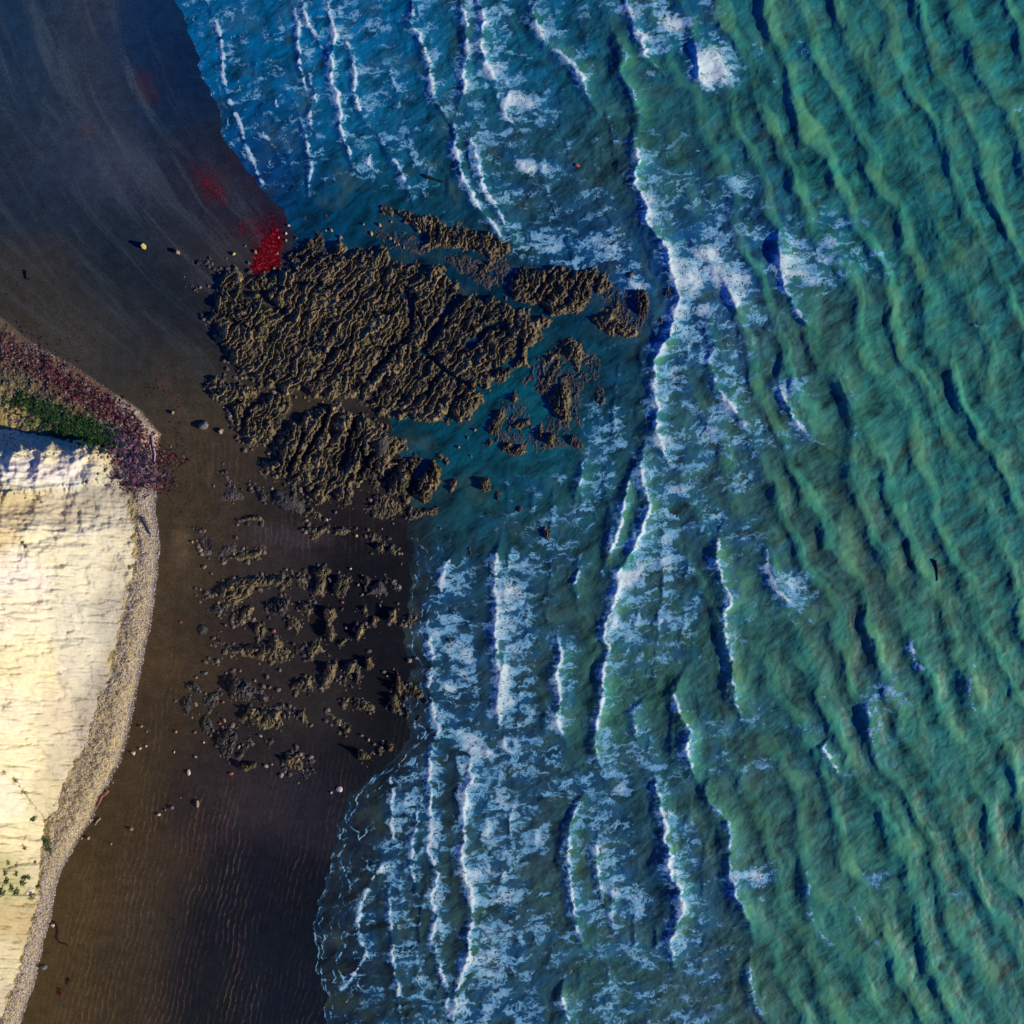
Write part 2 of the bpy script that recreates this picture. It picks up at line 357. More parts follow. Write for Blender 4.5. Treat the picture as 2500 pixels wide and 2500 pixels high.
def build_beach():
    ax = axis(-60, 1180, 2.6, -9000, 9000); ay = axis(-30, 2530, 2.6, -9000, 9000)
    px, py = np.meshgrid(ax, ay)
    z = beach_z(px, py)
    X, Y, Z = W(px, py, z)
    col = shepard(px, py, BZ, 62)
    col = col*(1-np.array([.14, .06, .0], np.float32)*(ss(320, 480, px)*ss(1200, 1500, py))[..., None])*(1-np.array([.42, .34, .2], np.float32)*(ss(560, 900, px)*ss(1180, 1350, py))[..., None])
    col = spots(px, py, col, [(512,450,62,42,50,(56,28,42),.5),(355,215,32,55,-25,(48,26,44),.5),(215,320,26,30,0,(58,46,66),.5),(590,385,45,9,-12,(40,18,40),.4),
        (676,552,30,38,0,(34,10,30),.8),(650,600,36,48,20,(60,8,24),.8),(410,955,16,55,-40,(80,52,52),.3),(510,1170,8,24,10,(76,60,56),.35),(440,1330,25,60,0,(84,68,60),.5),
        (340,1240,1,1,0,(0,0,0),0),(700,1310,130,30,6,(52,46,58),.6)])
    # bank: greener behind, chalk rubble on the lower shingle
    bx = bank_x(py)
    peb = ss(-2, 10, bx-px)*(0.25+.75*ss(1150, 1260, py+20*fbm(px/30., py/30., 9, 3)))
    tl = ss(0, 12, bx-px)*(1-ss(1150, 1230, py))
    bankc = shepard(px, py, [(30,860,(48,32,36)),(120,930,(60,36,40)),(220,980,(70,42,46)),(300,1020,(120,106,112)),(330,1060,(136,120,130)),(365,1120,(150,120,116)),(370,1180,(140,112,104)),(60,950,(60,58,48)),
        (20,1000,(130,110,82)),(120,1020,(40,52,34)),(200,1050,(30,42,26)),(260,1080,(58,58,64)),(290,1060,(64,62,84)),(310,1130,(50,46,64)),(330,1180,(96,84,86)),(90,1040,(90,82,62)),(280,1130,(80,76,74))], 24)
    col = col*(1-tl[..., None])+bankc*tl[..., None]
    # ripples: lower left field and the small fields between the outcrops
    rip = ss(-5, 60, px-bx)*(ss(1860, 2060, py+.25*px-80)*(1-.55*ss(520, 700, px)))
    rip = np.maximum(rip, .8*np.exp(-(((px-720)/170)**2+((py-1300)/55)**2)))
    rip = np.maximum(rip, .7*np.exp(-(((px-530)/90)**2+((py-1130)/70)**2)))
    rip = np.maximum(rip, .5*ss(20, 60, px-bx)*(1-ss(60, 150, px-bx))*ss(1250, 1500, py))
    # distance across the beach, following the curve of the bay, in metres
    gy = np.interp(py, [-400,0,250,500,700,860,1000,1500,2000,2600], [-60,0,80,225,400,570,640,640,560,420])
    su = (px-gy)*S
    stk = (1-ss(780, 1000, py))*ss(30, 190+0*py, xs_minus(px, py)+60*ss(350, 550, py))*ss(-30, 40, xs_minus(px, py))*(1-.0*py)
    grid_mesh("beach", X, Y, Z, None, dict(zone=col, ripple=rip, across=su, pebble=peb*(1-tl*.5), streak=stk*(.55+.45*ss(0, 300, px-gy+160))), M_BEACH)['kind'] = 'structure'
def xs_minus(px, py): return shore_x(py)-px

# ------------------------------------------------------------------ sea
# each breaker: (points (x,y), height m, front m, back m, foam, foam reach px, jitter px)
WV = [
 ([(425,0),(450,60),(470,120),(492,200),(520,240),(538,300),(560,360),(600,410),(640,460),(682,515)],.08,.3,2,.42,10,3),
 ([(505,0),(530,65),(535,80),(545,130),(542,185),(555,230),(575,280),(590,320),(600,355),(620,400),(640,455),(660,490),(672,512)],.22,.4,2.5,.62,10,4),
 ([(517,330),(535,350),(560,375),(580,392)],.12,.4,2,.5,7,3),([(635,315),(662,350),(690,392)],.16,.5,2,.55,8,3),([(668,225),(673,250),(677,270)],.2,.5,1.5,.35,8,2),
 ([(714,0),(717,25),(728,59),(725,81),(730,115),(733,161),(745,186),(748,230)],.42,.6,3,.55,22,7),([(733,285),(742,326),(750,350),(756,380),(758,410),(757,440),(752,475)],.34,.5,2.5,.5,14,5),
 ([(739,0),(745,31),(751,53),(764,81),(780,102),(792,121)],.42,.6,3,.6,24,7),([(753,177),(764,217),(767,245),(755,280),(758,307),(770,326)],.4,.6,3,.55,26,8),
 ([(801,0),(807,50),(820,87),(812,118),(804,134),(810,168),(811,199),(823,224),(823,248),(829,273),(826,298),(838,332),(848,360),(860,394),(873,419)],.55,.7,3,.6,30,8),
 ([(835,84),(851,115),(866,168),(869,193),(860,220),(873,255),(885,292),(907,314)],.5,.7,3,.5,22,7),([(930,335),(944,363),(966,397),(984,435),(997,463),(1009,497)],.5,.8,3,.5,24,5),([(904,370),(897,398),(913,416)],.3,.6,2,.6,22,4),
 ([(1003,0),(1003,59),(1022,81),(1037,124),(1050,161),(1056,199),(1065,245),(1081,273),(1099,298)],.75,.9,4,.55,38,7),
 ([(1108,304),(1112,370),(1126,426),(1147,465),(1169,509),(1204,548),(1230,583),(1269,604)],.75,.8,3,.75,24,8),
 ([(1128,0),(1134,43),(1143,87),(1141,143),(1130,165),(1134,209),(1121,261)],.85,.9,4,.65,44,9),
 ([(1171,0),(1182,56),(1178,113),(1191,165),(1208,204),(1213,240)],.85,.9,4,.65,30,8),([(1145,313),(1160,370),(1173,413),(1182,465),(1208,500),(1226,535),(1247,578)],.6,.9,3.5,.55,18,7),
 ([(1312,0),(1302,22),(1308,57),(1330,100),(1373,135),(1417,178),(1430,226),(1452,261)],.9,1.1,4.5,.6,30,6),
 ([(1500,78),(1526,130),(1517,174),(1543,217),(1560,261),(1560,313)],1.1,1.4,6,.25,30,10),([(1526,0),(1530,20),(1565,87),(1573,135),(1600,161)],1.2,1.2,5,.75,60,8),
 ([(1547,330),(1560,391),(1552,448),(1578,491),(1582,535),(1608,578),(1626,609),(1639,652),(1652,696),(1656,748),(1634,826),(1600,873),(1595,939),(1604,1004),(1600,1047),(1613,1091),(1634,1126)],1.1,1.0,5,.7,50,9),
 ([(1699,110),(1702,140),(1712,196),(1738,217)],1.2,1.0,5,.95,85,6),([(1245,222),(1229,255),(1231,280),(1255,305)],.5,.8,4,.8,60,5),([(1255,382),(1275,408),(1300,432)],.35,.7,3,.7,55,6),
 ([(1808,57),(1847,104),(1877,148),(1903,209),(1930,261),(1960,296)],.7,2.2,5,.15,20,8),([(1925,57),(1947,87),(1973,135),(1990,174)],.9,2,5,.3,24,7),
 ([(2090,10),(2121,74),(2147,130),(2156,256),(2173,378),(2247,413)],.9,2.8,6,.03,10,9),([(2269,143),(2308,217),(2338,235)],.9,3,6,.03,10,8),
 ([(2390,60),(2399,174),(2447,243),(2486,270)],1.0,2.8,6,.1,8,8),([(2316,240),(2310,278),(2316,313),(2330,370),(2351,417)],1.2,2.8,6,.03,10,8),([(1690,587),(1725,626),(1756,643)],.6,.8,3,.75,34,6),
 ([(1764,678),(1774,700),(1790,730),(1808,765)],.8,.9,4,.7,44,7),([(1903,583),(1903,652),(1925,717),(1947,761),(1973,791)],1.1,1.1,4.5,.7,34,8),([(2012,548),(2030,578),(2051,609)],.8,2.5,5,.05,10,6),
 ([(2256,522),(2290,587),(2303,652),(2356,717),(2386,791)],1.3,2.8,6,.06,8,9),([(1865,796),(1880,812)],.5,1,3,.5,30,4),([(2376,790),(2386,800)],.6,1,3,.5,10,3),
 ([(1740,845),(1730,878),(1743,917),(1769,973),(1803,1013),(1817,1039)],.9,1.0,5,.6,34,9),([(1905,905),(1899,943),(1921,982),(1947,1034),(1964,1060),(2008,1087)],1.2,1.4,5,.6,22,8),
 ([(2025,856),(2064,913),(2082,969),(2090,1030),(2090,1091),(2086,1169),(2099,1243)],1.6,2.4,6,.14,10,7),([(2060,1243),(2051,1291),(2064,1339),(2051,1369)],1.3,2.2,6,.12,12,7),
 ([(1895,1180),(1890,1250)],1.1,1.8,4,.08,10,5),([(1869,1321),(1873,1395),(1895,1439),(1938,1482),(1973,1513)],1.2,1.6,5,.65,28,8),([(1764,1287),(1747,1352),(1760,1413),(1782,1460),(1769,1526),(1773,1569),(1790,1626)],1.0,1.2,5,.55,24,9),
 ([(2169,1310),(2169,1373),(2182,1404)],1.3,2.4,5,.1,10,7),([(2356,843),(2390,917),(2417,987),(2464,1047)],1.1,2.6,6,.05,8,8),([(2221,1560),(2230,1613),(2256,1639),(2290,1645)],1.2,2.0,5,.5,7,4),
 ([(2380,1600),(2373,1647),(2368,1693),(2382,1749),(2410,1786)],1.5,2.6,6,.25,7,6),([(2356,1426),(2377,1456),(2408,1482)],1.0,2.5,5,.1,10,6),([(2243,1395),(2251,1439),(2264,1465)],.9,2.2,5,.05,10,6),
 ([(2117,1526),(2138,1591),(2160,1634)],.9,2.2,5,.25,24,8),([(1964,1540),(1977,1613)],.8,2,5,.1,12,6),
 ([(1108,1350),(1082,1391),(1073,1430),(1078,1465)],.4,.6,3,.6,34,6),([(1043,1500),(1047,1569),(1056,1604),(1047,1640),(1052,1690),(1055,1735),(1073,1782),(1056,1812),(1047,1847),(1047,1903),(1050,1956),(1052,2030),(1047,2086),(1065,2138),(1056,2182),(1069,2247),(1052,2286),(1073,2356),(1091,2421),(1100,2500)],.38,.55,3,.5,26,10),
 ([(1221,1317),(1208,1369),(1208,1430),(1213,1482),(1206,1534),(1213,1591),(1217,1656),(1217,1717),(1221,1782)],.7,.8,4,.6,40,7),
 ([(1430,1117),(1413,1178),(1404,1221)],.5,1,4,.4,24,8),([(1420,1375),(1400,1426),(1408,1460)],.5,1,4,.45,20,7),
 ([(1543,1160),(1521,1234),(1508,1300),(1487,1352),(1473,1395)],.9,.9,4,.6,26,9),
 ([(1573,1100),(1565,1134),(1578,1200),(1587,1230),(1569,1295),(1543,1352),(1513,1395),(1508,1439),(1487,1504),(1478,1547),(1487,1582),(1469,1634),(1473,1704),(1456,1760),(1452,1821),(1465,1860)],1.1,1.0,4.5,.55,30,8),
 ([(1356,1547),(1369,1591),(1358,1640),(1365,1704),(1360,1760),(1378,1803)],.8,.8,4,.75,40,7),
 ([(1147,1847),(1143,1873),(1152,1903),(1134,1938),(1130,1999),(1130,2051),(1126,2095),(1130,2138),(1147,2169),(1152,2225),(1147,2277),(1143,2334),(1134,2373),(1113,2421),(1108,2464),(1104,2500)],.75,.7,4,.7,42,8),
 ([(1230,1795),(1230,1821),(1252,1843)],.4,.7,3,.6,24,4),([(975,1760),(960,1800),(940,1860),(962,1930),(960,1964),(956,2010),(960,2051),(973,2082)],.18,.4,2,.5,26,7),
 ([(960,2090),(913,2138),(882,2195),(870,2250),(876,2290),(895,2325),(870,2365),(830,2420),(815,2460),(818,2500)],.2,.45,2,.55,26,6),
 ([(1030,1950),(1017,1999),(1008,2051),(1008,2117),(1017,2173),(1026,2217)],.3,.6,3,.42,20,8),([(953,2160),(950,2220),(956,2312),(960,2364),(973,2421),(982,2500)],.38,.6,3,.4,18,7),
 ([(1025,1345),(1010,1400),(1015,1440),(1035,1480),(1050,1510)],.12,.35,2,.4,18,4),([(1000,1300),(992,1360),(1003,1400),(1000,1450),(990,1500)],.07,.3,2,.35,8,3),
 ([(1420,1940),(1408,1964),(1391,2030),(1391,2095),(1391,2160),(1400,2217),(1413,2269),(1426,2312)],.75,.9,4,.45,26,9),([(1456,2030),(1456,2117),(1465,2160),(1473,2199)],.6,.8,3.5,.5,26,8),
 ([(1570,1710),(1547,1738),(1552,1790),(1565,1820)],.7,1.2,4.5,.3,18,7),([(1660,1660),(1645,1700),(1660,1740),(1684,1786),(1677,1833),(1688,1879),(1707,1917)],1.2,1.1,5,.5,30,7),
 ([(1604,1904),(1610,1964),(1628,2019),(1623,2047),(1637,2089),(1637,2136),(1660,2173),(1670,2229),(1647,2261),(1637,2299),(1647,2345)],1.2,1.0,4.5,.65,34,9),
 ([(1374,2400),(1369,2420),(1378,2464),(1390,2500)],.7,.9,4,.5,30,7),
 ([(1782,1600),(1791,1647),(1796,1716),(1810,1758)],.9,1.3,5,.4,22,8),([(1730,1910),(1730,1940),(1740,1963),(1777,2010),(1782,2066),(1782,2136),(1800,2191),(1824,2238),(1838,2289)],1.2,1.3,5,.32,20,8),
 ([(1832,2340),(1828,2392),(1833,2415),(1847,2462),(1865,2490)],1.0,1.2,5,.35,24,8),([(1990,1600),(2010,1665),(2019,1730),(2038,1763)],1.0,2.2,5,.15,16,8),([(2018,1812),(2010,1828),(2033,1865),(2052,1898)],.8,1.0,4,.5,18,5),
 ([(2122,1680),(2122,1740),(2122,1796),(2136,1833)],1.1,1.8,5,.35,26,8),([(2420,1870),(2452,1935),(2485,1982)],1.1,2.5,6,.03,10,8),([(1968,2110),(1973,2182),(1982,2243),(2005,2285),(2042,2322),(2089,2359)],1.5,2.4,6,.3,9,6),
 ([(2075,2180),(2075,2205),(2103,2261),(2140,2299),(2159,2327),(2182,2336)],1.2,2.2,5,.2,9,6),([(2192,1982),(2219,2042),(2261,2094),(2289,2136)],1.0,2.8,6,.03,10,8),([(2368,2040),(2401,2112),(2438,2168),(2466,2201)],1.2,2.8,6,.05,10,8),
 ([(2224,2400),(2240,2480)],.8,2.6,6,.05,10,8),
]
FD = ["....5446655765467321000000","....3445655854317932000000","....3445555484211110000000",".....33465465414423110000 ","......333536443544300000 ",
".......0012563565645820000",".......0001236677998940000","............012588548100000","............011497631000000","............112367534000000"[:25],
".............26577651000000"[:25],"..........001345664100000",
"..........0123467752000000"[:25],"..........2466367642100000"[:25],"..........5882386446000000"[:25],"..........6985475621001000"[:25],"..........7888331321143100"[:25],"..........6887441332142000"[:25],
".........37876587432432000"[:25],"........149765673111100000"[:25],"........159786648210000000"[:25],"........266657887101030000"[:25],"........355775677510000000"[:25],"........356864365410000000"[:25],"........357875555521000000"[:25]]
FD = [(r+"0"*25)[:25].replace('.', '0').replace(' ', '0') for r in FD]
FD[9] = "0000000000001123674530000"; FD[10] = "0000000000000146776510000"; FD[12] = "0000000000013467752000000"; FD[11] = "0000000000013356664100000"
FD[21] = "0000000026676578857103100"; FD[7] = "0000000000000124885410000"; FD[8] = "0000000000000113963100000"
FOAM_SPOTS = [(1735,180,55,45,.9),(1280,265,50,32,.5),(1300,405,50,28,.45),(1940,1420,55,28,.55),(1840,2140,60,26,.75),(1790,460,60,45,.4),(1950,630,70,40,.5),(1680,660,90,60,.45),(1750,720,110,50,.3),(1410,1170,40,30,.3),
 (1260,1440,40,30,.4),(1530,1415,36,28,.7),(1500,1550,45,35,.4),(1950,2010,0,0,0),(2150,2150,45,25,.5),(2340,2190,50,25,.35),(1830,1030,40,25,.6),(1920,945,40,20,.5),(1470,1060,60,60,.35),(1570,850,40,60,.3),(1560,720,50,40,.35),
 (1430,600,120,40,.35),(1320,590,60,40,.35),(2150,1700,60,40,.35),(1200,1400,1,1,0),(1010,1490,22,35,.25),(900,500,30,8,.5),(2486,268,25,6,.7),(2250,470,0,0,0),(1130,1160,0,0,0),(1690,1480,35,30,.45),(1640,1600,30,40,.3),(1180,1660,50,90,.1),
 (870,2200,12,60,.3),(1170,2400,60,60,.25),(1640,60,50,40,.45),(1710,1300,0,0,0),(1880,1870,40,20,.3),(1960,1770,50,20,.4)]
SZ = [(500,100,(0,78,118)),(600,300,(0,68,104)),(620,450,(12,36,92)),(760,100,(0,82,122)),(900,250,(10,80,112)),(1000,450,(10,66,86)),(800,520,(0,60,82)),(760,580,(0,48,74)),(1000,600,(0,36,56)),(1150,640,(0,38,54)),
(1300,200,(15,75,98)),(1300,400,(36,66,76)),(1150,450,(20,60,75)),(1600,150,(20,70,86)),(1700,300,(32,76,80)),(1550,400,(46,72,72)),(2000,100,(30,82,86)),(2300,200,(30,86,88)),(2100,500,(27,82,82)),(2400,600,(30,83,85)),(1800,600,(20,60,86)),
(1700,750,(10,50,102)),(1850,800,(52,76,74)),(1500,600,(12,50,84)),(1450,850,(0,44,60)),(1330,1010,(0,70,84)),(1150,1110,(0,60,75)),(1050,1060,(0,50,64)),(1150,1250,(22,64,70)),(1500,950,(20,55,68)),(1700,1050,(46,66,72)),(1450,1250,(32,66,72)),
(1900,1100,(46,74,70)),(2200,1000,(36,86,82)),(2400,1200,(30,86,85)),(1000,1300,(28,36,42)),(1060,1400,(25,48,62)),(1100,1550,(32,50,70)),(1300,1450,(36,60,70)),(1500,1500,(50,76,70)),(1700,1300,(36,62,72)),(1900,1500,(40,76,75)),
(2100,1450,(50,70,68)),(2300,1500,(40,86,80)),(1000,1750,(20,34,46)),(950,1950,(24,36,52)),(820,2050,(18,28,44)),(830,2300,(20,32,50)),(950,2200,(36,46,52)),(1050,2050,(42,58,62)),(1080,2300,(45,60,60)),(1250,1750,(40,60,72)),
(1400,1950,(36,58,70)),(1300,2150,(50,65,66)),(1250,2400,(38,60,72)),(1500,2350,(50,76,72)),(1650,2200,(28,60,82)),(1600,1850,(34,66,76)),(1750,2400,(54,70,70)),(1800,2000,(50,76,72)),(2000,1900,(38,76,78)),(2200,2000,(38,86,80)),
(2000,2300,(45,86,80)),(2400,2300,(35,86,85)),(2400,1800,(38,90,84)),(2200,2450,(42,92,84)),(1500,1750,(52,82,70)),(3500,1200,(30,80,84))]

def build_sea():
    ax = axis(330, 2530, 2.3, 200, 9000); ay = axis(-30, 2530, 2.3, -9000, 9000)
    px, py = np.meshgrid(ax, ay)
    seaward = px-shore_x(py)
    deep = ss(0, 700, seaward)
    off = ss(1500, 2050, px+.10*(1250-py))
    calm = np.ones_like(px)
    for (x, y, rx, ry) in [(900,560,260,85),(1180,1070,240,95),(1420,770,150,60),(760,560,80,70),(1030,640,200,40)]:
        calm *= 1-.92*np.exp(-(((px-x)/rx)**2+((py-y)/ry)**2)**1.5)
    # ---- swell and chop
    th = math.radians(23)
    u = (px*math.cos(th)-py*math.sin(th)); v = (px*math.sin(th)+py*math.cos(th))
    wu = u+34*fbm(px/260., py/260., 3, 3)+9*fbm(px/60., py/80., 4, 3)
    sw = fbm(wu/150., v/420., 11, 2)
    ch = fbm(wu/46., v/85., 13, 4, .55)
    d45 = (px+py)/1.414; e45 = (px-py)/1.414
    ch2 = fbm(d45/16.+.6*ch, e45/30., 17, 4, .6)
    def train(c, lam, front):           # asymmetric wave train: short front towards the shore, long back
        t = c/lam; t = t-np.floor(t)
        return np.where(t < front, .5-.5*np.cos(np.pi*t/front), .5+.5*np.cos(np.pi*(t-front)/(1-front)))
    am = np.clip(.72+.7*fbm(wu/180.+7, v/210., 19, 3, .5), .2, 1.25)
    swell = train(wu+0*v, 88.0, .46)
    z = calm*off*((.58*swell*am)+.30*sw+.11*ch)
    z = z+calm*(1-off)*(.08*ch+.08*sw)*deep+calm*(.04-.005*off)*ch2*(.15+.85*deep)
    # small rollers running in between the traced breakers
    su_ = px-.30*np.minimum(py-900, 0)+.09*np.maximum(py-1400, 0)+30*fbm(px/330., py/330., 6, 3)+6*fbm(px/30., py/34., 7, 3)
    t = su_/64.0; t = t-np.floor(t)
    rmask = np.clip(1.3*fbm(px/120., py/130., 21, 3)+.12, 0, 1)*(1-off)*ss(40, 160, seaward)*calm
    roll = np.where(t < .26, ss(0, .26, t), np.exp(-(t-.26)/.24))
    z = z+.20*rmask*roll
    rfoam = rmask*.30*np.where(t < .26, ss(.16, .26, t), np.exp(-(t-.26)/.22))
    foam = np.zeros_like(px); lit_crest = np.zeros_like(px)
    G = np.array([[int(c) for c in r] for r in FD], float)/9.0
    gx = np.clip(px/100-.5, 0, 23.999); gy_ = np.clip(py/100-.5, 0, 23.999)
    i = gx.astype(int); j = gy_.astype(int); fx = gx-i; fy = gy_-j
    base = (G[j, i]*(1-fx)+G[j, np.minimum(i+1, 24)]*fx)*(1-fy)+(G[np.minimum(j+1, 24), i]*(1-fx)+G[np.minimum(j+1, 24), np.minimum(i+1, 24)]*fx)*fy
    foam = rfoam+base*.60*np.clip(1+.8*fbm(px/85., py/50., 23, 4), .2, 1.8)
    for (x, y, rx, ry, k) in FOAM_SPOTS:
        if rx > 1:
            d = np.sqrt(((px-x)/rx)**2+((py-y)/ry)**2)+.4*fbm(px/30., py/30., 29, 3)
            foam = foam+k*.75*(1-ss(.2, 1.35, d))
    add = np.zeros_like(px); clear = np.ones_like(px)
    for n, (pts, H, Lf, Lb, fm, fl, jit) in enumerate(WV):
        P = sorted(pts, key=lambda q: q[1]); xs = np.array([p[0] for p in P], float); ys = np.array([p[1] for p in P], float)
        y0, y1 = ys[0], ys[-1]; tp = min(80, (y1-y0)*.42)+5
        r0 = np.searchsorted(ay, y0-tp); r1 = np.searchsorted(ay, y1+tp)
        if r1-r0 < 2: continue
        yy = ay[r0:r1]
        m0 = (xs[1]-xs[0])/(ys[1]-ys[0]); m1 = (xs[-1]-xs[-2])/(ys[-1]-ys[-2])
        xc = np.interp(yy, ys, xs); xc = np.where(yy < y0, xs[0]+m0*(yy-y0), xc); xc = np.where(yy > y1, xs[-1]+m1*(yy-y1), xc)
        sl = np.gradient(np.interp(yy, ys, xs), yy); sl = np.convolve(np.pad(sl, 8, 'edge'), np.ones(17)/17, 'valid'); cs = 1/np.sqrt(1+sl*sl)
        o = n*13.7
        lobes = np.abs(gn(yy/34.+o, yy*0+.5, 51))*2-.6 + .45*(np.abs(gn(yy/13.+o, yy*0+.5, 52))*2-.6)
        xcs = xc+jit*.5*gn(yy/80.+o, yy*0+.2, 53)
        xc = xc-jit*lobes*.6+jit*.5*gn(yy/80.+o, yy*0+.2, 53)+.35*jit*fbm(yy/9.+o, yy*0+.7, 54, 3, .6)
        env = ss(y0-tp*.6, y0+tp, yy)*(1-ss(y1-tp, y1+tp*.6, yy))
        hm = .82*np.clip(.95+.6*fbm(yy/130.+o, yy*0+.9, 55, 2, .4), .3, 1.3)
        fmv = np.clip(.75+1.1*fbm(yy/38.+o, yy*0+.1, 57, 3), .1, 1.35)
        lo = np.searchsorted(ax, xs.min()-120); hi = np.searchsorted(ax, xs.max()+260)
        D0 = ax[None, lo:hi]-xcs[:, None]
        D = (D0-(xc-xcs)[:, None]*np.exp(-np.abs(D0)/22.0))*cs[:, None]; dm = D*S
        # steep front (towards shore), long back
        Hl = np.maximum(H*hm*env, .08)[:, None]; lip = np.clip(.17+.16*gn(yy/40.+o, yy*0+.6, 58), .08, .3)[:, None]
        fr = lip*np.exp(-(dm/(.45*Lf))**2)+(1-lip)*(1-ss(0, 1, -dm/(4.9*Hl*(1-lip)+.3)))
        f = np.where(dm < 0, fr, .62*np.exp(-np.maximum(dm, 0)/Lb)+.38*np.exp(-np.maximum(dm, 0)/(.28*Lb)))
        wide = Lf > 1.5
        if wide: hm = hm*.46
        if wide: f = np.where(dm < 0, np.exp(-(dm/Lf)**2), np.exp(-(np.maximum(dm, 0)/Lb)**1.6))
        tr = -.22*np.exp(-((dm+Lf*1.8)/(Lf*1.1))**2)
        z[r0:r1, lo:hi] += (H*env*hm)[:, None]*(f+(tr if wide else .4*tr))
        ff = np.where(D < 0, np.exp(-(np.abs(dm)/(1.15*min(Lf, 1.1)+.15))**2), .72*np.exp(-D/(fl*.9))+.28*np.exp(-D/(fl*.22+2)))
        clear[r0:r1, lo:hi] = np.minimum(clear[r0:r1, lo:hi], 1-(.75*env*min(1, H/.5))[:, None]*np.exp(-((dm+2.6*H+1.0)/(1.5*H+.3))**2))
        add[r0:r1, lo:hi] = np.maximum(add[r0:r1, lo:hi], (env*fm*np.clip(fmv, .25, 1.3))[:, None]*(ff*1.25)+(env*min(1, fm*1.5)*np.clip(fmv+.1, .2, 1.15)*np.clip(.75+1.1*fbm(yy/14.+o, yy*0+.8, 59, 3, .6), .15, 1.15))[:, None]*1.15*np.exp(-((D-1.5)/(3.4+2.2*gn(yy/9.+o, yy*0+.4, 60))[:, None])**2))
        lit_crest[r0:r1, lo:hi] = np.maximum(lit_crest[r0:r1, lo:hi], (env*min(1, H/1.1)*np.clip(hm, .5, 1.2))[:, None]*np.where(dm < 0, np.exp(-(dm/.7)**2), np.exp(-(dm/2.4)**2)))
    foam = foam*clear; foam = np.maximum(foam, add) + .45*np.minimum(foam, add)
    # thin line of foam on the edge of the swash, lower beach
    edge = np.exp(-(np.maximum(seaward, 0)/4.0))*(1.25*ss(2060, 2110, py)+.95*(1-ss(440, 500, py))+.3*ss(1280, 1320, py))
    for kk, (ko, ka) in enumerate([(16, 9), (34, 14), (58, 18), (86, 20)]):
        ln = np.exp(-((seaward-ko-ka*fbm(py/75.+kk*5, px*0+.3, 43+kk, 3)*1.6)/1.9)**2)*(.62+.6*fbm(px/20., py/26., 47+kk, 3))
        edge = np.maximum(edge, ln*(ss(1270, 1330, py)+.7*(1-ss(380, 480, py))))
    fz = ss(1250, 1320, py)*(1-ss(60, 150, seaward))*ss(0, 8, seaward)
    foam_film = fz*(.12+.2*fbm(px/28., py/36., 33, 3))
    foam = np.maximum(foam*ss(-2, 30, seaward-ss(1220, 1300, py)*28)*(.25+.75*calm), np.maximum(edge, foam_film))
    lit_crest = np.maximum(lit_crest*ss(900, 1500, px), off*np.clip(ss(.55, 1.0, swell)*am*.9+ss(.2, .8, ch)*.3, 0, 1))
    z = z*ss(0, 90, seaward)**.5 + .02
    z = np.where(seaward < 0, .02+.08*seaward*S*10, z)
    col = shepard(px, py, SZ, 95)
    col = col*np.array([.60, .86, 1.16], np.float32)
    film = ss(1225, 1290, py)*(1-ss(30, 75, seaward-ss(1830, 1950, py)*60))*.85
    col = col*(1-film[..., None])+film[..., None]*alb((23, 30, 42)).astype(np.float32)
    X, Y, Z = W(px, py, z)
    # keep the sheet evenly on the water plane (heights are small)
    grid_mesh("sea", X, Y, Z, seaward > -14, dict(foam=np.clip(foam, 0, 1.15), zone=col, lit_crest=np.clip(lit_crest, 0, 1), lace=off), M_SEA)['kind'] = 'structure'

# ------------------------------------------------------------------ cliff
TOE = [(1020,-500),(1033,0),(1045,60),(1060,130),(1072,205),(1085,262),(1100,300),(1130,322),(1170,334),(1230,342),(1300,346),(1340,345),(1400,340),(1450,325),(1500,315),(1560,305),(1600,292),(1650,285),(1700,258),(1780,232),(1850,203),(1920,172),
 (2000,132),(2080,112),(2150,106),(2220,96),(2300,72),(2380,52),(2440,30),(2500,5),(3000,-150),(9000,-2500)]
_ty = np.array([p[0] for p in TOE], float); _tx = np.array([p[1] for p in TOE], float)
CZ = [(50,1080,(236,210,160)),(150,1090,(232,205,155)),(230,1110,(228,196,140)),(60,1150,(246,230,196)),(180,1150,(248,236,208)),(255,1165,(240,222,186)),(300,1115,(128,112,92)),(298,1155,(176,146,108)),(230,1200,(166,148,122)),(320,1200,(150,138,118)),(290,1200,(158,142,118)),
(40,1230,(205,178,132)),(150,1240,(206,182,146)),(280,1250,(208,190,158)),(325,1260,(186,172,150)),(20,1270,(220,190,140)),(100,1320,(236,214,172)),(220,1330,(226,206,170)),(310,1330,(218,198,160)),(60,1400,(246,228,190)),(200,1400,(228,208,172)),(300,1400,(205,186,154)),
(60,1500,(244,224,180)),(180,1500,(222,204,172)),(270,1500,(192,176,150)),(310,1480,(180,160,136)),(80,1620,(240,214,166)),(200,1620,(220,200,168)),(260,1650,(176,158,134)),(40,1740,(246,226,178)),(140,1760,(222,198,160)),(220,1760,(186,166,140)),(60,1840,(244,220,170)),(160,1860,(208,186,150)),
(30,1950,(246,228,182)),(110,1950,(216,192,148)),(70,2050,(232,208,160)),(30,2150,(190,172,120)),(80,2130,(216,194,150)),(60,2250,(196,168,120)),(20,2350,(214,192,150)),(40,2450,(200,178,146)),(-200,1300,(236,214,172)),(-200,2000,(240,220,170))]
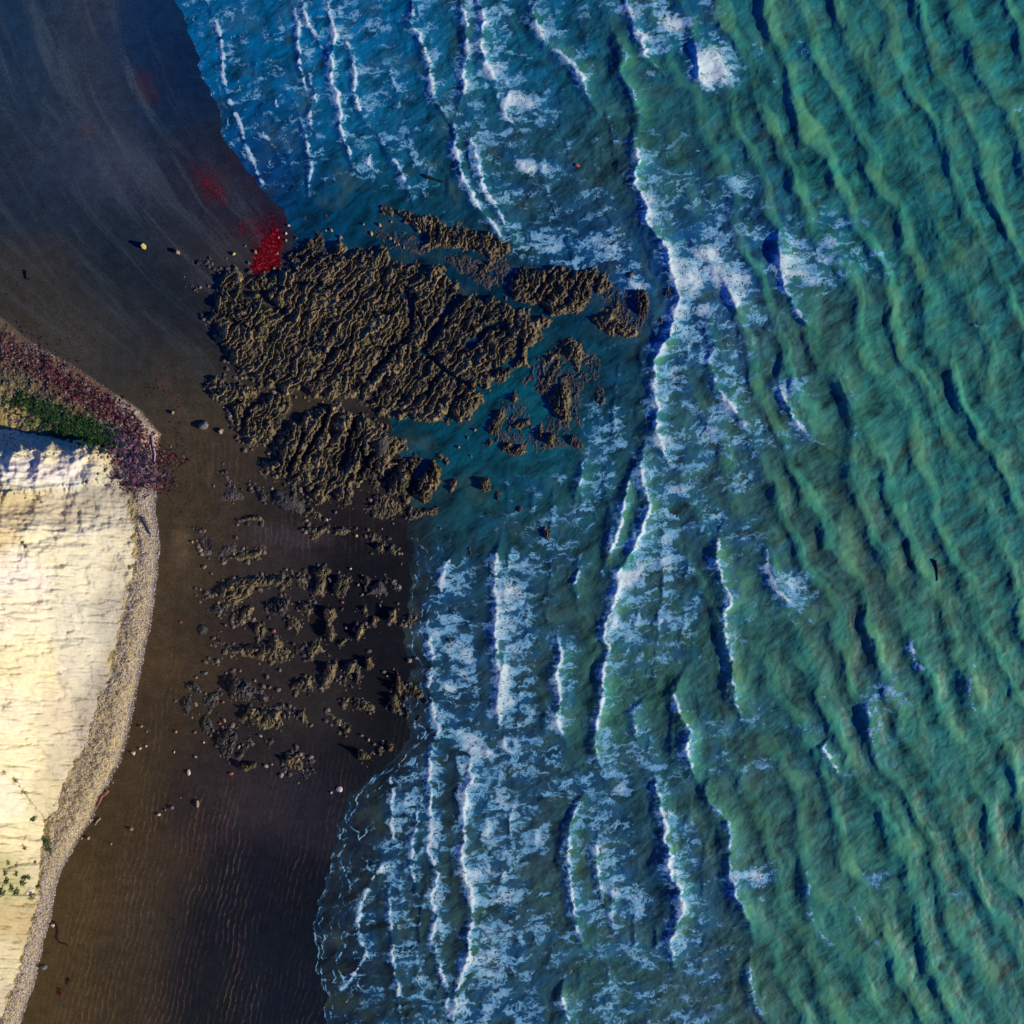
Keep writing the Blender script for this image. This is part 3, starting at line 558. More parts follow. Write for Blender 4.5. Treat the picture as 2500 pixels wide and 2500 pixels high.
def cliff_h(px, py):
    wig = 9*fbm(py/60., px/400., 61, 4)+7*fbm(py/14., px/60., 63, 3)
    d = np.interp(py, _ty, _tx)+wig-px
    # spur: its north edge runs from (0,1033) to (300,1110)
    ny = np.interp(px, [-500, 0, 60, 130, 205, 262, 300, 330, 400], [1010, 1028, 1040, 1054, 1066, 1080, 1105, 1150, 1300]) + 5*fbm(px/34., px*0+.4, 65, 3)
    dn = py-ny
    hb = beach_z(px, py)
    k = np.interp(py, [1000, 1060, 1300, 1500, 1800, 2100, 2500], [.018, .024, .065, .075, .085, .12, .13])
    dd = np.clip(d, 0, None)
    h = 1.2+k*18*(1-np.exp(-dd/18.0))*.25+k*dd
    spur = (1-ss(.75, 1.15, (np.abs(py-1135+.12*(px-150))/62.)+.12*fbm(px/14., py/30., 66, 4)+ss(210, 290, px+25*fbm(px/12., py/12., 67, 3))))
    h = h+spur*(2.7+.6*fbm(px/34., py/40., 72, 3, .45))*(1-.3*ss(0, 220, px))+.7*ridged(px/70.+py/90., py/60., 74, 2)*ss(0, 25, dn)*(1-ss(1160, 1240, py))
    h = np.minimum(h, 44+1.5*fbm(px/60., py/60., 62, 3))
    rough = fbm(px/60., py/60., 68, 4, .5)*.9+fbm(px/15., py/15., 69, 3, .5)*.09
    # cracks
    def crack(pts, wd, dep):
        P = np.array(pts, float); dmin = np.full(px.shape, 1e9)
        qx = px+5*fbm(px/18., py/18., 70, 3); qy = py+5*fbm(px/18.+9, py/18., 71, 3)
        for a, b in zip(P[:-1], P[1:]):
            e = b-a; t = np.clip(((qx-a[0])*e[0]+(qy-a[1])*e[1])/(e@e), 0, 1)
            dmin = np.minimum(dmin, np.hypot(qx-a[0]-t*e[0], qy-a[1]-t*e[1]))
        return -dep*np.exp(-(dmin/wd)**2)
    cr = crack([(0,1880),(30,1900),(65,1950),(95,1985),(112,2010),(112,2080)], 3.0, 1.1)+crack([(285,1640),(305,1560),(325,1480)], 3, .5)+crack([(0,2390),(60,2375),(90,2390)], 2.5, .4)
    cr += crack([(90,1235),(180,1262),(260,1262),(340,1272)], 1.6, .3)+crack([(0,1185),(60,1215),(110,1225)], 2, .5)+crack([(60,2040),(40,2110)], 2, .4)
    h = h+(rough+cr)*ss(0, 30, d)
    m = ss(0, 15, dn)
    out = hb*(1-m)-0.25*(1-m)+m*h
    return out, d, dn
def build_cliff():
    ax = axis(-60, 400, 2.2, -6000, 410); ay = axis(1000, 2530, 2.2, 980, 9000)
    px, py = np.meshgrid(ax, ay)
    h, d, dn = cliff_h(px, py)
    h = np.where(d < 0, beach_z(px, py)+np.clip(d*.12, -1.5, 0), h)
    h = np.where(d >= 0, np.maximum(h, beach_z(px, py)-.3), h)
    X, Y, Z = W(px, py, h)
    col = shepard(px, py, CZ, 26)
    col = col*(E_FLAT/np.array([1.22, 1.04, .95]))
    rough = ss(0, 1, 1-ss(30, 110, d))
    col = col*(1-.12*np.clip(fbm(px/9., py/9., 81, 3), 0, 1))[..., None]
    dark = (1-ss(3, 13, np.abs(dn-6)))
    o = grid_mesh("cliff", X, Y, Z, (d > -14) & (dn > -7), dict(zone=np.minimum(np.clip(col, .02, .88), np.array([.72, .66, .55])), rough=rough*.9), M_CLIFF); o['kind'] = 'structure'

# ------------------------------------------------------------------ rocks
FISS = [([(1032,858),(1075,895),(1110,922),(1160,948),(1205,965)],4,1.1),([(985,700),(1010,760),(985,820),(940,880),(900,925)],6,.8),([(1115,725),(1080,770),(1050,830),(1032,858)],8,1.0),
 ([(820,850),(790,885),(765,930)],6,.7),([(960,820),(935,855),(915,900)],5,.7),([(1140,845),(1165,830),(1185,800),(1230,790)],9,1.0),([(1205,900),(1235,895),(1262,870),(1268,835)],10,1.1),
 ([(640,720),(655,740),(690,760)],7,1.0),([(560,700),(600,710),(650,712)],5,.7),([(720,690),(780,690),(800,700)],6,.7),([(870,700),(950,715),(1010,720)],6,.6),([(1040,960),(1060,930),(1080,900)],6,.8),([(900,975),(925,945),(945,915)],5,.6),
 ([(1090,1020),(1105,985),(1130,960)],6,.7),([(740,1120),(765,1075),(790,1040),(800,1000)],6,1.0),([(840,1130),(850,1080),(865,1030)],6,1.0),([(700,1150),(725,1105),(740,1060)],5,.8),([(870,1170),(890,1130),(905,1110)],7,1.1),([(930,1170),(900,1140),(880,1090)],5,.8),
 ([(590,1040),(605,1000),(640,960)],6,.9),([(560,990),(600,975),(640,985)],4,.7),([(1000,1200),(1015,1160),(1040,1130)],12,1.4),([(1380,740),(1400,700),(1420,670)],4,.7),([(1300,730),(1330,690),(1350,660)],4,.6),([(1450,720),(1455,690),(1470,665)],4,.6),([(530,760),(580,790),(620,800)],5,.6)]
def rock_patch(name, pts, H, th, mat, step, block=1.0, round_=False, rag=1.0, parent=None, seed=0, zbase=None):
    P = np.array(pts, float); pad = 12
    sp = step
    xs = np.arange(P[:, 0].min()-pad, P[:, 0].max()+pad, sp); ys = np.arange(P[:, 1].min()-pad, P[:, 1].max()+pad, sp)
    px, py = np.meshgrid(xs, ys)
    size = min(np.ptp(P[:, 0]), np.ptp(P[:, 1]))
    a = min(1.0, size/60.0)
    sdv = sdist(px, py, pts) + rag*((5+12*ss(80, 220, size))*a*fbm(px/38., py/38., 90+seed, 4, .6)+a*4*fbm(px/9., py/9., 94, 3)+(1-a)*2.2*fbm(px/7., py/7., 93, 3))
    t = math.radians(th); u = (px*math.cos(t)-py*math.sin(t))*S; v = (px*math.sin(t)+py*math.cos(t))*S  # u runs along the strata
    wu = u+.9*fbm(px/40., py/40., 96, 3)+1.5*fbm(px/150., py/150., 98, 2); wv = v+.7*fbm(px/36.+5, py/36., 97, 4, .6)+1.5*fbm(px/130.+5, py/130., 99, 2)
    sc = block*(.72 if size > 150 else .9)
    f1, f2, r, ox, oy = worley(wu/(3.4*sc), wv/(1.25*sc), 101+seed)
    g1, g2, r2, px2, py2 = worley(wu/(1.15*sc), wv/(.50*sc), 111+seed)
    k1, k2, r3, _, _ = worley(wu/(9*sc), wv/(5*sc), 121+seed)
    reg = ss(-.35, .30, fbm(px/75., py/75., 151+seed, 3))
    if block > 1.1 or round_: reg = reg*.55
    s1 = ridged(wu/(4.2*sc)+2, wv/(1.9*sc), 161+seed, 5, .62)-.55
    s2 = fbm(wu/(1.9*sc), wv/(.8*sc)+4, 171+seed, 4, .6)*.6
    m1, m2, r4, mx, my = worley(px*S/.95+.5*fbm(px/12., py/12., 181, 2), py*S/.95, 182)
    n1, n2, r5, nx_, ny_ = worley(px*S/.42, py*S/.42, 183)
    rub = (r4-.5)*.7-(m1*m1)*.7+.3+(r5-.5)*.35-.35*n1*n1
    big = (r-.5)*1.1+oy*1.05-.1*f1+ox*.35
    sml = (r2-.5)*.7+py2*.55+px2*.25
    fine = fbm(px/3.4, py/3.4, 131, 3, .62); s3 = ridged(wu/1.7+3, wv/.5, 176+seed, 3, .6)-.55
    env = ss(-2, min(26, size*.22+4), sdv); H = H*(.72 if size > 150 else .85)
    if round_:
        env = np.sqrt(np.clip(sdv/(size*.42), 0, 1))
        rel = .12*big+.05*sml+.05*fine+.10*s1
    else:
        rel = (.40+.10*(block > 1.1))*big+.22*sml*(1-.6*reg)+(1-reg)*(.30*s1+.20*s2+.17*s3)*(.55+.9*ss(-.4, .5, fbm(px/50.+3, py/50., 155, 3)))+reg*.48*rub+.10*fine+.16*(r3-.5)
        for (fp, fw, fd) in FISS:
            Pq = np.array(fp, float)
            if Pq[:, 0].max() < xs[0] or Pq[:, 0].min() > xs[-1] or Pq[:, 1].max() < ys[0] or Pq[:, 1].min() > ys[-1]: continue
            dm = np.full(px.shape, 1e9); qx = px+5*fbm(px/14., py/14., 191, 3); qy = py+5*fbm(px/14.+7, py/14., 192, 3)
            for a_, b_ in zip(Pq[:-1], Pq[1:]):
                e = b_-a_; tt = np.clip(((qx-a_[0])*e[0]+(qy-a_[1])*e[1])/(e@e), 0, 1); dm = np.minimum(dm, np.hypot(qx-a_[0]-tt*e[0], qy-a_[1]-tt*e[1]))
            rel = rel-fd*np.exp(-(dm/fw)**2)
    lowf = .30*fbm(px/110., py/110., 141, 3)
    h = H*env*(.62+lowf*.8)+env*rel*min(1.25, .30+.45*H)*1.25
    zb = beach_z(px, py); zb = np.maximum(zb, 0.0) if zbase is None else np.full(px.shape, zbase)
    z = zb+h-.30*(1-ss(-6, 1, sdv))-.10
    X, Y, Z = W(px, py, z)
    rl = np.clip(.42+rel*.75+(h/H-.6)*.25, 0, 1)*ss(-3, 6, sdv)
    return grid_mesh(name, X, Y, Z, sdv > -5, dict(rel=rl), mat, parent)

R, O, G_ = M_ROCK, M_OCHRE, M_GREY
ROCKS = [ # name, label, outline, height, strata angle, material, block size, rounded
("rock_reef","largest brown craggy rock reef between the dark sand and the breakers",[(528,674),(556,642),(590,661),(624,664),(680,661),(703,640),(711,605),(745,587),(773,574),(795,605),(829,587),(854,602),(916,602),(947,599),(956,633),(1000,642),(1040,649),(1072,642),(1094,675),(1120,689),(1159,714),(1203,722),(1240,730),(1262,745),(1304,765),(1348,787),(1333,805),(1326,830),(1308,859),(1279,892),(1246,917),(1217,943),(1199,963),(1178,957),(1185,975),(1170,1004),(1145,1026),(1120,1037),(1087,1030),(1047,1041),(1022,1030),(978,1021),(934,1013),(900,990),(850,975),(800,985),(762,980),(745,962),(700,965),(655,950),(630,935),(590,915),(560,905),(545,880),(560,860),(530,835),(515,810),(500,770),(515,735),(520,705)],2.0,52,R,1.15,False),
("rock_reef","dark jagged rock reef at the wave edge above the blue channel",[(1232,675),(1261,653),(1312,642),(1362,650),(1409,653),(1486,655),(1489,682),(1507,696),(1482,711),(1449,736),(1428,758),(1395,776),(1348,772),(1319,754),(1285,748),(1252,735),(1235,710)],1.9,66,R,.95,False),
("rock_reef","narrow toothed rock reef along the top, washed by waves on its upper side",[(926,504),(973,500),(1039,517),(1108,539),(1169,552),(1221,574),(1265,600),(1221,622),(1213,652),(1190,672),(1165,661),(1178,632),(1134,613),(1091,609),(1047,609),(1021,561),(973,539),(934,522)],1.6,72,R,.8,False),
("rock_outcrop","olive green ribbed outcrop at the lower left corner of the main reef",[(490,941),(524,916),(578,922),(630,943),(640,965),(700,968),(713,985),(700,1020),(685,1060),(670,1087),(640,1082),(609,1100),(596,1085),(583,1078),(575,1040),(552,1004),(535,975),(510,960)],1.9,55,R,1.0,False),
("rock_reef","broad folded rock mass with smooth ribs below the main reef",[(630,1147),(648,1120),(670,1095),(678,1073),(700,1040),(739,1012),(790,995),(826,992),(870,1000),(917,1030),(945,1045),(982,1062),(991,1100),(960,1143),(940,1170),(921,1191),(905,1200),(890,1175),(870,1195),(855,1240),(830,1242),(805,1225),(782,1230),(762,1222),(756,1213),(735,1203),(713,1191),(678,1169),(645,1163)],2.3,62,R,1.25,False),
("rock_outcrop","steep sided outcrop standing in the teal pool at the lower right of the folded mass",[(985,1118),(1010,1108),(1047,1113),(1078,1143),(1078,1178),(1068,1205),(1052,1221),(1010,1215),(990,1230),(978,1221),(950,1200),(945,1172)],2.6,70,R,.9,False),
("rock_outcrop","rubbly rock ribs at the water's edge beneath the steep outcrop",[(895,1235),(913,1208),(943,1205),(970,1225),(982,1247),(962,1262),(943,1265),(925,1268),(905,1258)],1.0,60,R,.6,False),
("rock_outcrop","low dark rubble strip meeting the surf south of the pool outcrop",[(990,1258),(1000,1236),(1030,1238),(1073,1234),(1069,1262),(1040,1260),(1010,1272),(995,1272)],.9,60,R,.6,False),
("rock_outcrop","ochre topped crag inside the steep pool outcrop",[(1047,1113),(1060,1122),(1076,1145),(1078,1175),(1062,1198),(1048,1178),(1046,1150),(1052,1132)],3.6,75,O,.7,False),
("rock_outcrop","yellowish crag just left below the ochre topped crag",[(1025,1190),(1037,1182),(1052,1200),(1050,1222),(1035,1228),(1022,1215)],3.0,75,O,.6,False),
("boulder","big smooth domed boulder casting the round shadow in the folded rock mass",[(905,1075),(920,1058),(940,1055),(955,1072),(958,1095),(945,1115),(925,1118),(908,1105)],3.8,70,G_,1.5,True),
("boulder","smooth pyramid boulder near the top left of the main reef",[(662,730),(675,712),(692,718),(700,740),(690,755),(676,752)],3.0,50,R,1.3,True),
("boulder","rounded boulder beside the mossy green basin on the main reef",[(1188,828),(1200,818),(1222,825),(1228,845),(1212,862),(1195,858)],2.9,60,O,1.2,True),
("rock_islet","dark rock islet across the channel from the mossy basin",[(1442,772),(1467,758),(1507,733),(1522,736),(1514,769),(1554,791),(1558,816),(1540,828),(1514,827),(1482,820),(1449,794)],1.4,60,R,.8,False),
("rock_islet","dark upright islet in the foam at the seaward tip of the reef",[(1543,704),(1576,700),(1587,733),(1587,772),(1565,776),(1551,762),(1547,733)],1.5,75,G_,.8,False),
("rock_outcrop","long knobbly rib on the right side of the channel south of the main reef",[(1326,867),(1348,849),(1384,820),(1406,823),(1428,841),(1431,867),(1425,895),(1417,921),(1399,907),(1388,885),(1366,880),(1341,921),(1326,903)],1.5,65,R,.8,False),
("rock_outcrop","slim upright tan block just under the long knobbly rib",[(1344,890),(1366,876),(1370,896),(1350,935),(1333,961),(1320,957),(1326,928)],1.7,72,R,.7,False),
("rock_outcrop","tall brown outcrop between the teal pool and the foaming surf",[(1337,975),(1362,939),(1384,925),(1395,946),(1400,990),(1395,1030),(1377,1037),(1344,1008)],1.8,72,R,.8,False),
("rock_outcrop","dark wet rocks awash in lacy foam right of the tall brown outcrop",[(1440,955),(1456,935),(1475,945),(1482,975),(1470,1000),(1450,990)],.55,70,G_,.6,False),
("rock_islet","oblong brown islet at the left of the pool islets",[(1188,1044),(1217,997),(1235,997),(1239,1015),(1217,1062),(1196,1062)],1.4,70,R,.7,False),
("rock_islet","wedge shaped pinkish brown islet in the middle of the pool",[(1250,1030),(1293,1019),(1297,1037),(1272,1055),(1254,1048)],1.3,60,R,.7,False),
("rock_islet","small pointed tan islet above the wedge shaped islet",[(1250,985),(1250,962),(1257,950),(1266,972),(1262,984)],1.4,75,O,.5,False),
("rock_islet","slim brown islet right of the wedge shaped islet",[(1311,1048),(1320,1032),(1330,1055),(1319,1072)],1.3,75,R,.5,False),
("rock_islet","bright tan islet with forked top in the lower pool",[(1334,1088),(1343,1051),(1357,1062),(1353,1092)],1.7,75,O,.5,False),
("rock_islet","tiny orange brown islet below the oblong islet",[(1187,1092),(1195,1066),(1204,1078),(1199,1091)],1.2,70,O,.5,False),
("rock_islet","reddish double peaked islet at the bottom of the pool",[(1221,1100),(1236,1068),(1252,1086),(1283,1080),(1286,1113),(1262,1120),(1240,1112)],1.4,70,R,.6,False),
("rock_islet","dark purple brown islet touching the foam on the pool's right side",[(1378,1072),(1402,1056),(1420,1075),(1430,1090),(1408,1096),(1388,1090)],.8,60,G_,.7,False),
("rock_islet","solitary ribbed islet in teal water right of the ochre topped crag",[(1091,1200),(1098,1175),(1110,1165),(1120,1178),(1110,1202),(1098,1206)],1.3,70,R,.6,False),
("rock_islet","squarish lone islet casting a dark shadow in teal water",[(1167,1197),(1171,1168),(1188,1162),(1201,1173),(1198,1200),(1182,1205)],1.5,70,R,.6,False),
("rock_islet","low reddish islet with foam around it right of the squarish islet",[(1206,1206),(1215,1196),(1228,1204),(1221,1228),(1210,1222)],.6,60,G_,.6,False),
("rock_islet","curved brown islet between the folded mass and the ochre topped crag",[(1062,1108),(1080,1104),(1097,1115),(1101,1136),(1088,1144),(1080,1126)],1.1,50,R,.6,False),
("boulder","loaf shaped pale grey boulder on dark sand below the folded rock mass",[(666,1205),(674,1191),(695,1201),(721,1209),(742,1227),(742,1245),(732,1254),(688,1245),(670,1227)],2.0,80,G_,1.2,True),
("rock_outcrop","slanting grey outcrop left of the loaf shaped boulder",[(612,1176),(630,1180),(652,1205),(659,1223),(641,1227),(623,1205)],1.2,70,G_,.9,False),
("rock_ledge","flat half buried grey ledge left of the slanting grey outcrop",[(536,1158),(550,1154),(583,1183),(608,1216),(594,1234),(565,1227),(532,1238),(529,1209),(554,1187)],.42,60,G_,.9,False),
("rock_outcrop","short knobbly row of rocks above the triangular ledge",[(574,1270),(601,1259),(637,1259),(646,1276),(623,1270),(579,1276)],.9,60,R,.6,False),
("rock_outcrop","pale lumpy outcrop at the lower right of the loaf shaped boulder",[(746,1245),(761,1238),(786,1256),(786,1272),(764,1267)],1.0,60,R,.7,False),
("rock_outcrop","left outcrop of the pair in the rippled sand gap",[(739,1296),(753,1281),(800,1285),(804,1295),(786,1303),(771,1316)],1.0,50,R,.8,False),
("rock_outcrop","right arrowhead outcrop of the pair in the rippled sand gap",[(810,1310),(819,1285),(837,1279),(857,1297),(840,1307)],1.0,40,R,.8,False),
("rock_ledge","triangular flat ledge scored by a grid of joints",[(473,1303),(482,1288),(503,1292),(543,1314),(598,1334),(596,1346),(540,1366),(496,1361),(482,1332)],.55,80,G_,1.6,False),
("rock_outcrop","row of square blocks along the lower edge of the triangular ledge",[(538,1374),(562,1354),(620,1345),(640,1334),(650,1350),(625,1366),(580,1370)],.9,10,R,.7,False),
("rock_outcrop","pinkish rubble outcrop nearest the top of the lower shoreline",[(895,1307),(906,1297),(931,1307),(933,1321),(916,1321)],.8,50,R,.6,False),
("rock_outcrop","dark cone shaped outcrop with long shadow left of the shoreline",[(914,1341),(922,1325),(942,1325),(934,1352)],1.5,60,R,.7,False),
("rock_outcrop","ribbed wedge outcrop closest to the upper swash line",[(946,1338),(955,1328),(974,1350),(963,1357),(945,1350)],1.2,60,R,.6,False),
("rock_outcrop","long craggy ridge along the top of the lower rock field",[(523,1449),(541,1420),(569,1410),(597,1403),(646,1399),(710,1394),(752,1396),(759,1420),(756,1445),(717,1431),(692,1445),(664,1434),(625,1442),(611,1463),(587,1477),(569,1491),(548,1480)],1.5,58,R,.9,False),
("rock_outcrop","tall split crag at the right end of the long craggy ridge",[(763,1396),(787,1383),(808,1389),(801,1420),(790,1456),(766,1459),(756,1445),(773,1420)],1.8,60,R,.8,False),
("rock_outcrop","pink flecked rubble heap right of the tall split crag",[(812,1420),(826,1398),(854,1406),(857,1434),(838,1463),(812,1456)],1.4,60,R,.6,False),
("rock_outcrop","narrow brown rock leaning against the smooth cone boulder",[(887,1422),(886,1399),(907,1410),(903,1430),(889,1444)],1.7,70,R,.7,False),
("boulder","smooth cone shaped boulder with a lit lower edge",[(893,1453),(907,1431),(928,1413),(942,1434),(942,1449),(918,1450)],2.4,70,G_,1.4,True),
("rock_outcrop","curved chain of rocks right of the smooth cone boulder",[(939,1406),(956,1408),(974,1434),(967,1447),(953,1427)],.9,60,R,.6,False),
("rock_outcrop","low scattered grey rocks beneath the left end of the craggy ridge",[(506,1484),(534,1470),(551,1491),(541,1505),(516,1498)],.7,60,G_,.7,False),
("rock_outcrop","diagonal ribbed outcrop hanging from the craggy ridge",[(572,1526),(590,1491),(611,1468),(624,1484),(611,1505),(590,1528)],1.2,55,R,.8,False),
("rock_outcrop","rough tapering outcrop below the diagonal ribbed outcrop",[(606,1526),(625,1510),(646,1526),(655,1540),(637,1563),(618,1542)],1.1,60,R,.7,False),
("rock_outcrop","dark round rubbly hump in the middle of the lower rock field",[(646,1480),(668,1456),(696,1452),(710,1466),(706,1494),(682,1510),(657,1501)],1.5,50,G_,.6,False),
("rock_outcrop","cracked block outcrop right of the dark round hump",[(724,1480),(738,1463),(770,1470),(777,1487),(752,1517),(738,1501)],1.7,45,R,1.0,False),
("rock_outcrop","two lobed outcrop beneath the cracked block",[(699,1512),(717,1501),(738,1519),(727,1546),(706,1533)],1.1,60,R,.7,False),
("rock_outcrop","tall curved crag throwing a wide shadow to its left",[(791,1491),(798,1480),(815,1484),(822,1505),(806,1515),(821,1547),(808,1570),(791,1553),(797,1520)],2.8,75,R,.8,False),
("rock_outcrop","broken rubble outcrop below the tall curved crag",[(759,1568),(784,1556),(791,1582),(798,1593),(777,1595),(766,1614),(748,1614),(745,1596)],1.1,60,R,.6,False),
("rock_outcrop","wide vertically ribbed outcrop crossing the middle of the lower field",[(551,1589),(576,1579),(618,1572),(653,1568),(671,1545),(689,1561),(713,1589),(705,1612),(682,1617),(660,1630),(632,1614),(597,1607),(565,1598)],1.6,75,R,.8,False),
("rock_outcrop","row of small dark blocks at the right end of the ribbed outcrop",[(717,1577),(748,1570),(746,1588),(720,1591)],.7,80,G_,.5,False),
("rock_outcrop","stepped tan rock lower right of the broken rubble outcrop",[(821,1577),(833,1558),(850,1561),(837,1579)],1.1,50,R,.6,False),
("rock_outcrop","upright reddish topped rock alone on the dark sand",[(868,1563),(872,1525),(889,1520),(890,1544),(876,1565)],1.7,70,R,.6,False),
("rock_outcrop","thin upright rock directly below the smooth cone boulder",[(882,1486),(894,1473),(898,1494),(887,1500)],1.3,75,R,.5,False),
("rock_outcrop","small ribbed rock between the upright rock and the high tan crag",[(903,1528),(907,1501),(926,1505),(917,1528)],1.3,65,R,.5,False),
("rock_outcrop","high tan crag with a broad shadow near the swash",[(947,1519),(949,1489),(967,1485),(969,1512),(956,1524)],2.3,75,R,.7,False),
("rock_outcrop","low pinkish rocks touched by the swash right of the high tan crag",[(979,1528),(996,1501),(1021,1496),(1016,1514),(991,1530)],.8,60,R,.6,False),
("boulder","round rough boulder at the left margin of the lower rock field",[(484,1533),(494,1524),(508,1531),(506,1547),(488,1550)],1.1,50,G_,.8,True),
("rock_outcrop","star shaped low rubble right below the round rough boulder",[(520,1568),(530,1542),(552,1565),(538,1577)],.7,60,G_,.5,False),
("rock_outcrop","half buried grey hump left of the ribbed outcrop's lower end",[(502,1607),(520,1601),(543,1614),(537,1627),(513,1621)],.5,50,G_,.8,True),
("rock_outcrop","left block of the double ridge in the lower middle",[(703,1681),(724,1663),(759,1647),(766,1667),(763,1693),(731,1690)],1.5,60,R,.9,False),
("rock_outcrop","middle crags of the double ridge in the lower middle",[(784,1649),(803,1617),(822,1619),(821,1649),(796,1686),(782,1681)],1.9,65,R,.8,False),
("rock_outcrop","right crags of the double ridge in the lower middle",[(826,1676),(838,1653),(841,1617),(877,1608),(870,1639),(852,1656),(845,1676)],1.7,65,R,.8,False),
("rock_outcrop","slender curved rock at the upper right end of the double ridge",[(893,1634),(893,1608),(903,1601),(914,1625),(903,1637)],1.9,75,O,.6,False),
("rock_outcrop","small upright rock under the right crags of the double ridge",[(866,1669),(872,1637),(882,1653),(876,1670)],1.3,75,R,.5,False),
("rock_outcrop","large green tinged crag at the left of the lower field",[(548,1653),(562,1630),(587,1649),(625,1667),(643,1684),(660,1695),(666,1723),(646,1729),(625,1704),(608,1714),(562,1707),(553,1677)],2.1,62,G_,1.0,False),
("rock_outcrop","smooth leaning boulder at the far left of the green tinged crag",[(456,1674),(474,1661),(495,1688),(488,1700)],1.3,60,G_,.9,False),
("rock_outcrop","leftmost dark knobbly outcrop of the lower field",[(430,1712),(446,1696),(467,1700),(486,1716),(463,1725),(469,1741),(453,1753)],.9,60,G_,.6,False),
("rock_outcrop","low pinkish grey rubble inside the ring of dark outcrops",[(491,1702),(516,1688),(541,1672),(539,1702),(530,1732),(513,1743),(495,1723)],.55,50,G_,.7,False),
("rock_outcrop","broad diagonally ribbed crag below the green tinged crag",[(580,1758),(597,1737),(611,1716),(639,1730),(660,1728),(684,1734),(694,1758),(685,1785),(632,1783),(608,1764),(590,1771)],1.7,48,R,.9,False),
("rock_outcrop","knobbly arm reaching right from the diagonally ribbed crag",[(678,1723),(692,1716),(717,1741),(745,1732),(754,1771),(731,1767),(699,1743)],1.4,60,R,.7,False),
("rock_outcrop","low pink and brown rubble line right of the knobbly arm",[(791,1737),(808,1739),(842,1765),(836,1774),(813,1765)],.6,50,R,.5,False),
("boulder","small tan boulder with shadow at the end of the pink rubble line",[(838,1792),(840,1774),(856,1772),(856,1790)],1.5,60,O,.7,True),
("rock_outcrop","small pinkish rock left of the rounded ribbed outcrop",[(829,1702),(854,1700),(853,1723),(836,1725)],1.1,65,R,.6,False),
("rock_outcrop","rounded ribbed outcrop left of the two high crags near the swash",[(858,1723),(868,1700),(893,1711),(916,1723),(914,1739),(868,1736)],1.3,68,R,.7,False),
("rock_stack","upper slender high crag near the swash, shadow stretching left",[(967,1690),(969,1637),(979,1667),(979,1699)],3.8,80,O,.6,False),
("rock_stack","lower slender high crag near the swash, shadow stretching left",[(956,1739),(953,1698),(967,1693),(979,1737)],3.4,75,R,.7,False),
("rock_outcrop","small tan rock at the foot of the lower slender crag",[(988,1757),(991,1727),(1004,1734),(995,1757)],1.6,65,R,.6,False),
("rock_outcrop","brown rounded outcrop at the swash edge right of the slender crags",[(991,1684),(991,1661),(1019,1672),(1036,1698),(1019,1711),(998,1698)],1.3,60,R,.7,False),
("rock_outcrop","reddish rock in the edge of the foam below the slender crags",[(1032,1722),(1041,1693),(1050,1718)],1.0,70,G_,.5,False),
("rock_outcrop","dark low rock in the wash below the reddish foam rock",[(1009,1760),(1026,1742),(1032,1767)],.8,60,G_,.5,False),
("rock_outcrop","dark crooked outcrop on the sand above the leaf shaped crag",[(488,1758),(506,1739),(521,1772),(506,1799),(491,1786)],.9,70,G_,.6,False),
("rock_outcrop","leaf shaped crag with one smooth upright rib",[(527,1815),(541,1777),(558,1767),(582,1793),(582,1815),(555,1855),(537,1836)],1.7,75,G_,1.0,False),
("rock_outcrop","short diagonal string of rocks right of the leaf shaped crag",[(569,1859),(594,1822),(611,1802),(613,1818),(590,1852)],.9,55,G_,.6,False),
("boulder","small round grey boulder below the diagonally ribbed crag",[(650,1813),(664,1802),(671,1811),(657,1825)],.8,60,G_,.8,True),
("rock_stack","yellow lichen covered stack with two peaks at the lower edge of the field",[(590,1880),(592,1862),(603,1866),(614,1862),(627,1860),(624,1875),(601,1883)],3.3,85,O,.5,False),
("rock_outcrop","cauliflower shaped block at the bottom of the lower field",[(689,1860),(710,1830),(727,1841),(742,1867),(738,1880),(717,1883),(694,1869)],1.7,60,R,.9,False),
("rock_outcrop","thin rubble arm above the cauliflower shaped block",[(717,1832),(727,1820),(757,1850),(757,1862),(738,1845)],.7,60,G_,.5,False),
("rock_stack","jagged yellow stack throwing the longest shadow at lower right",[(874,1855),(877,1830),(890,1836),(907,1843),(904,1852)],3.6,85,O,.5,False),
("rock_stack","small golden stack at the swash corner, last rock of the field",[(946,1834),(948,1809),(961,1822),(958,1835)],3.0,80,O,.5,False),
("rock_outcrop","orange brown rock between the two golden stacks",[(922,1845),(928,1823),(939,1832),(932,1845)],1.3,65,O,.5,False),
("rock_outcrop","small triangular slab left of the cauliflower shaped block",[(688,1887),(689,1869),(705,1887)],.6,60,R,.6,False),
("rock_outcrop","lowest dark jagged splinter under the cauliflower shaped block",[(739,1905),(766,1869),(760,1891)],.5,60,G_,.5,False),
("rock_outcrop","rough grey rock patch on navy sand left of the red pool",[(472,636),(484,630),(508,634),(520,645),(512,652),(480,648)],.6,50,G_,.5,False),
("rock_outcrop","half sunk grey rock patch left of the main reef's top corner",[(446,684),(462,684),(484,700),(486,712),(462,702)],.55,50,G_,.5,False),
("boulder","long pale boulder near the bottom left tip of the main reef",[(549,1012),(556,1006),(572,1030),(574,1044),(560,1038)],1.0,60,G_,.8,True),
("rock_outcrop","submerged reddish rock showing between breakers below the pool",[(1140,1340),(1148,1334),(1154,1350),(1146,1360)],.6,70,G_,.5,False),
("rock_outcrop","dark rock pair amid foam below the teal pool",[(1318,1288),(1332,1282),(1346,1300),(1340,1322),(1326,1310)],.7,70,G_,.5,False),
("rock_outcrop","upper dark rock awash beyond the seaward islet",[(1620,705),(1632,697),(1642,712),(1634,730),(1622,724)],.9,70,G_,.6,False),
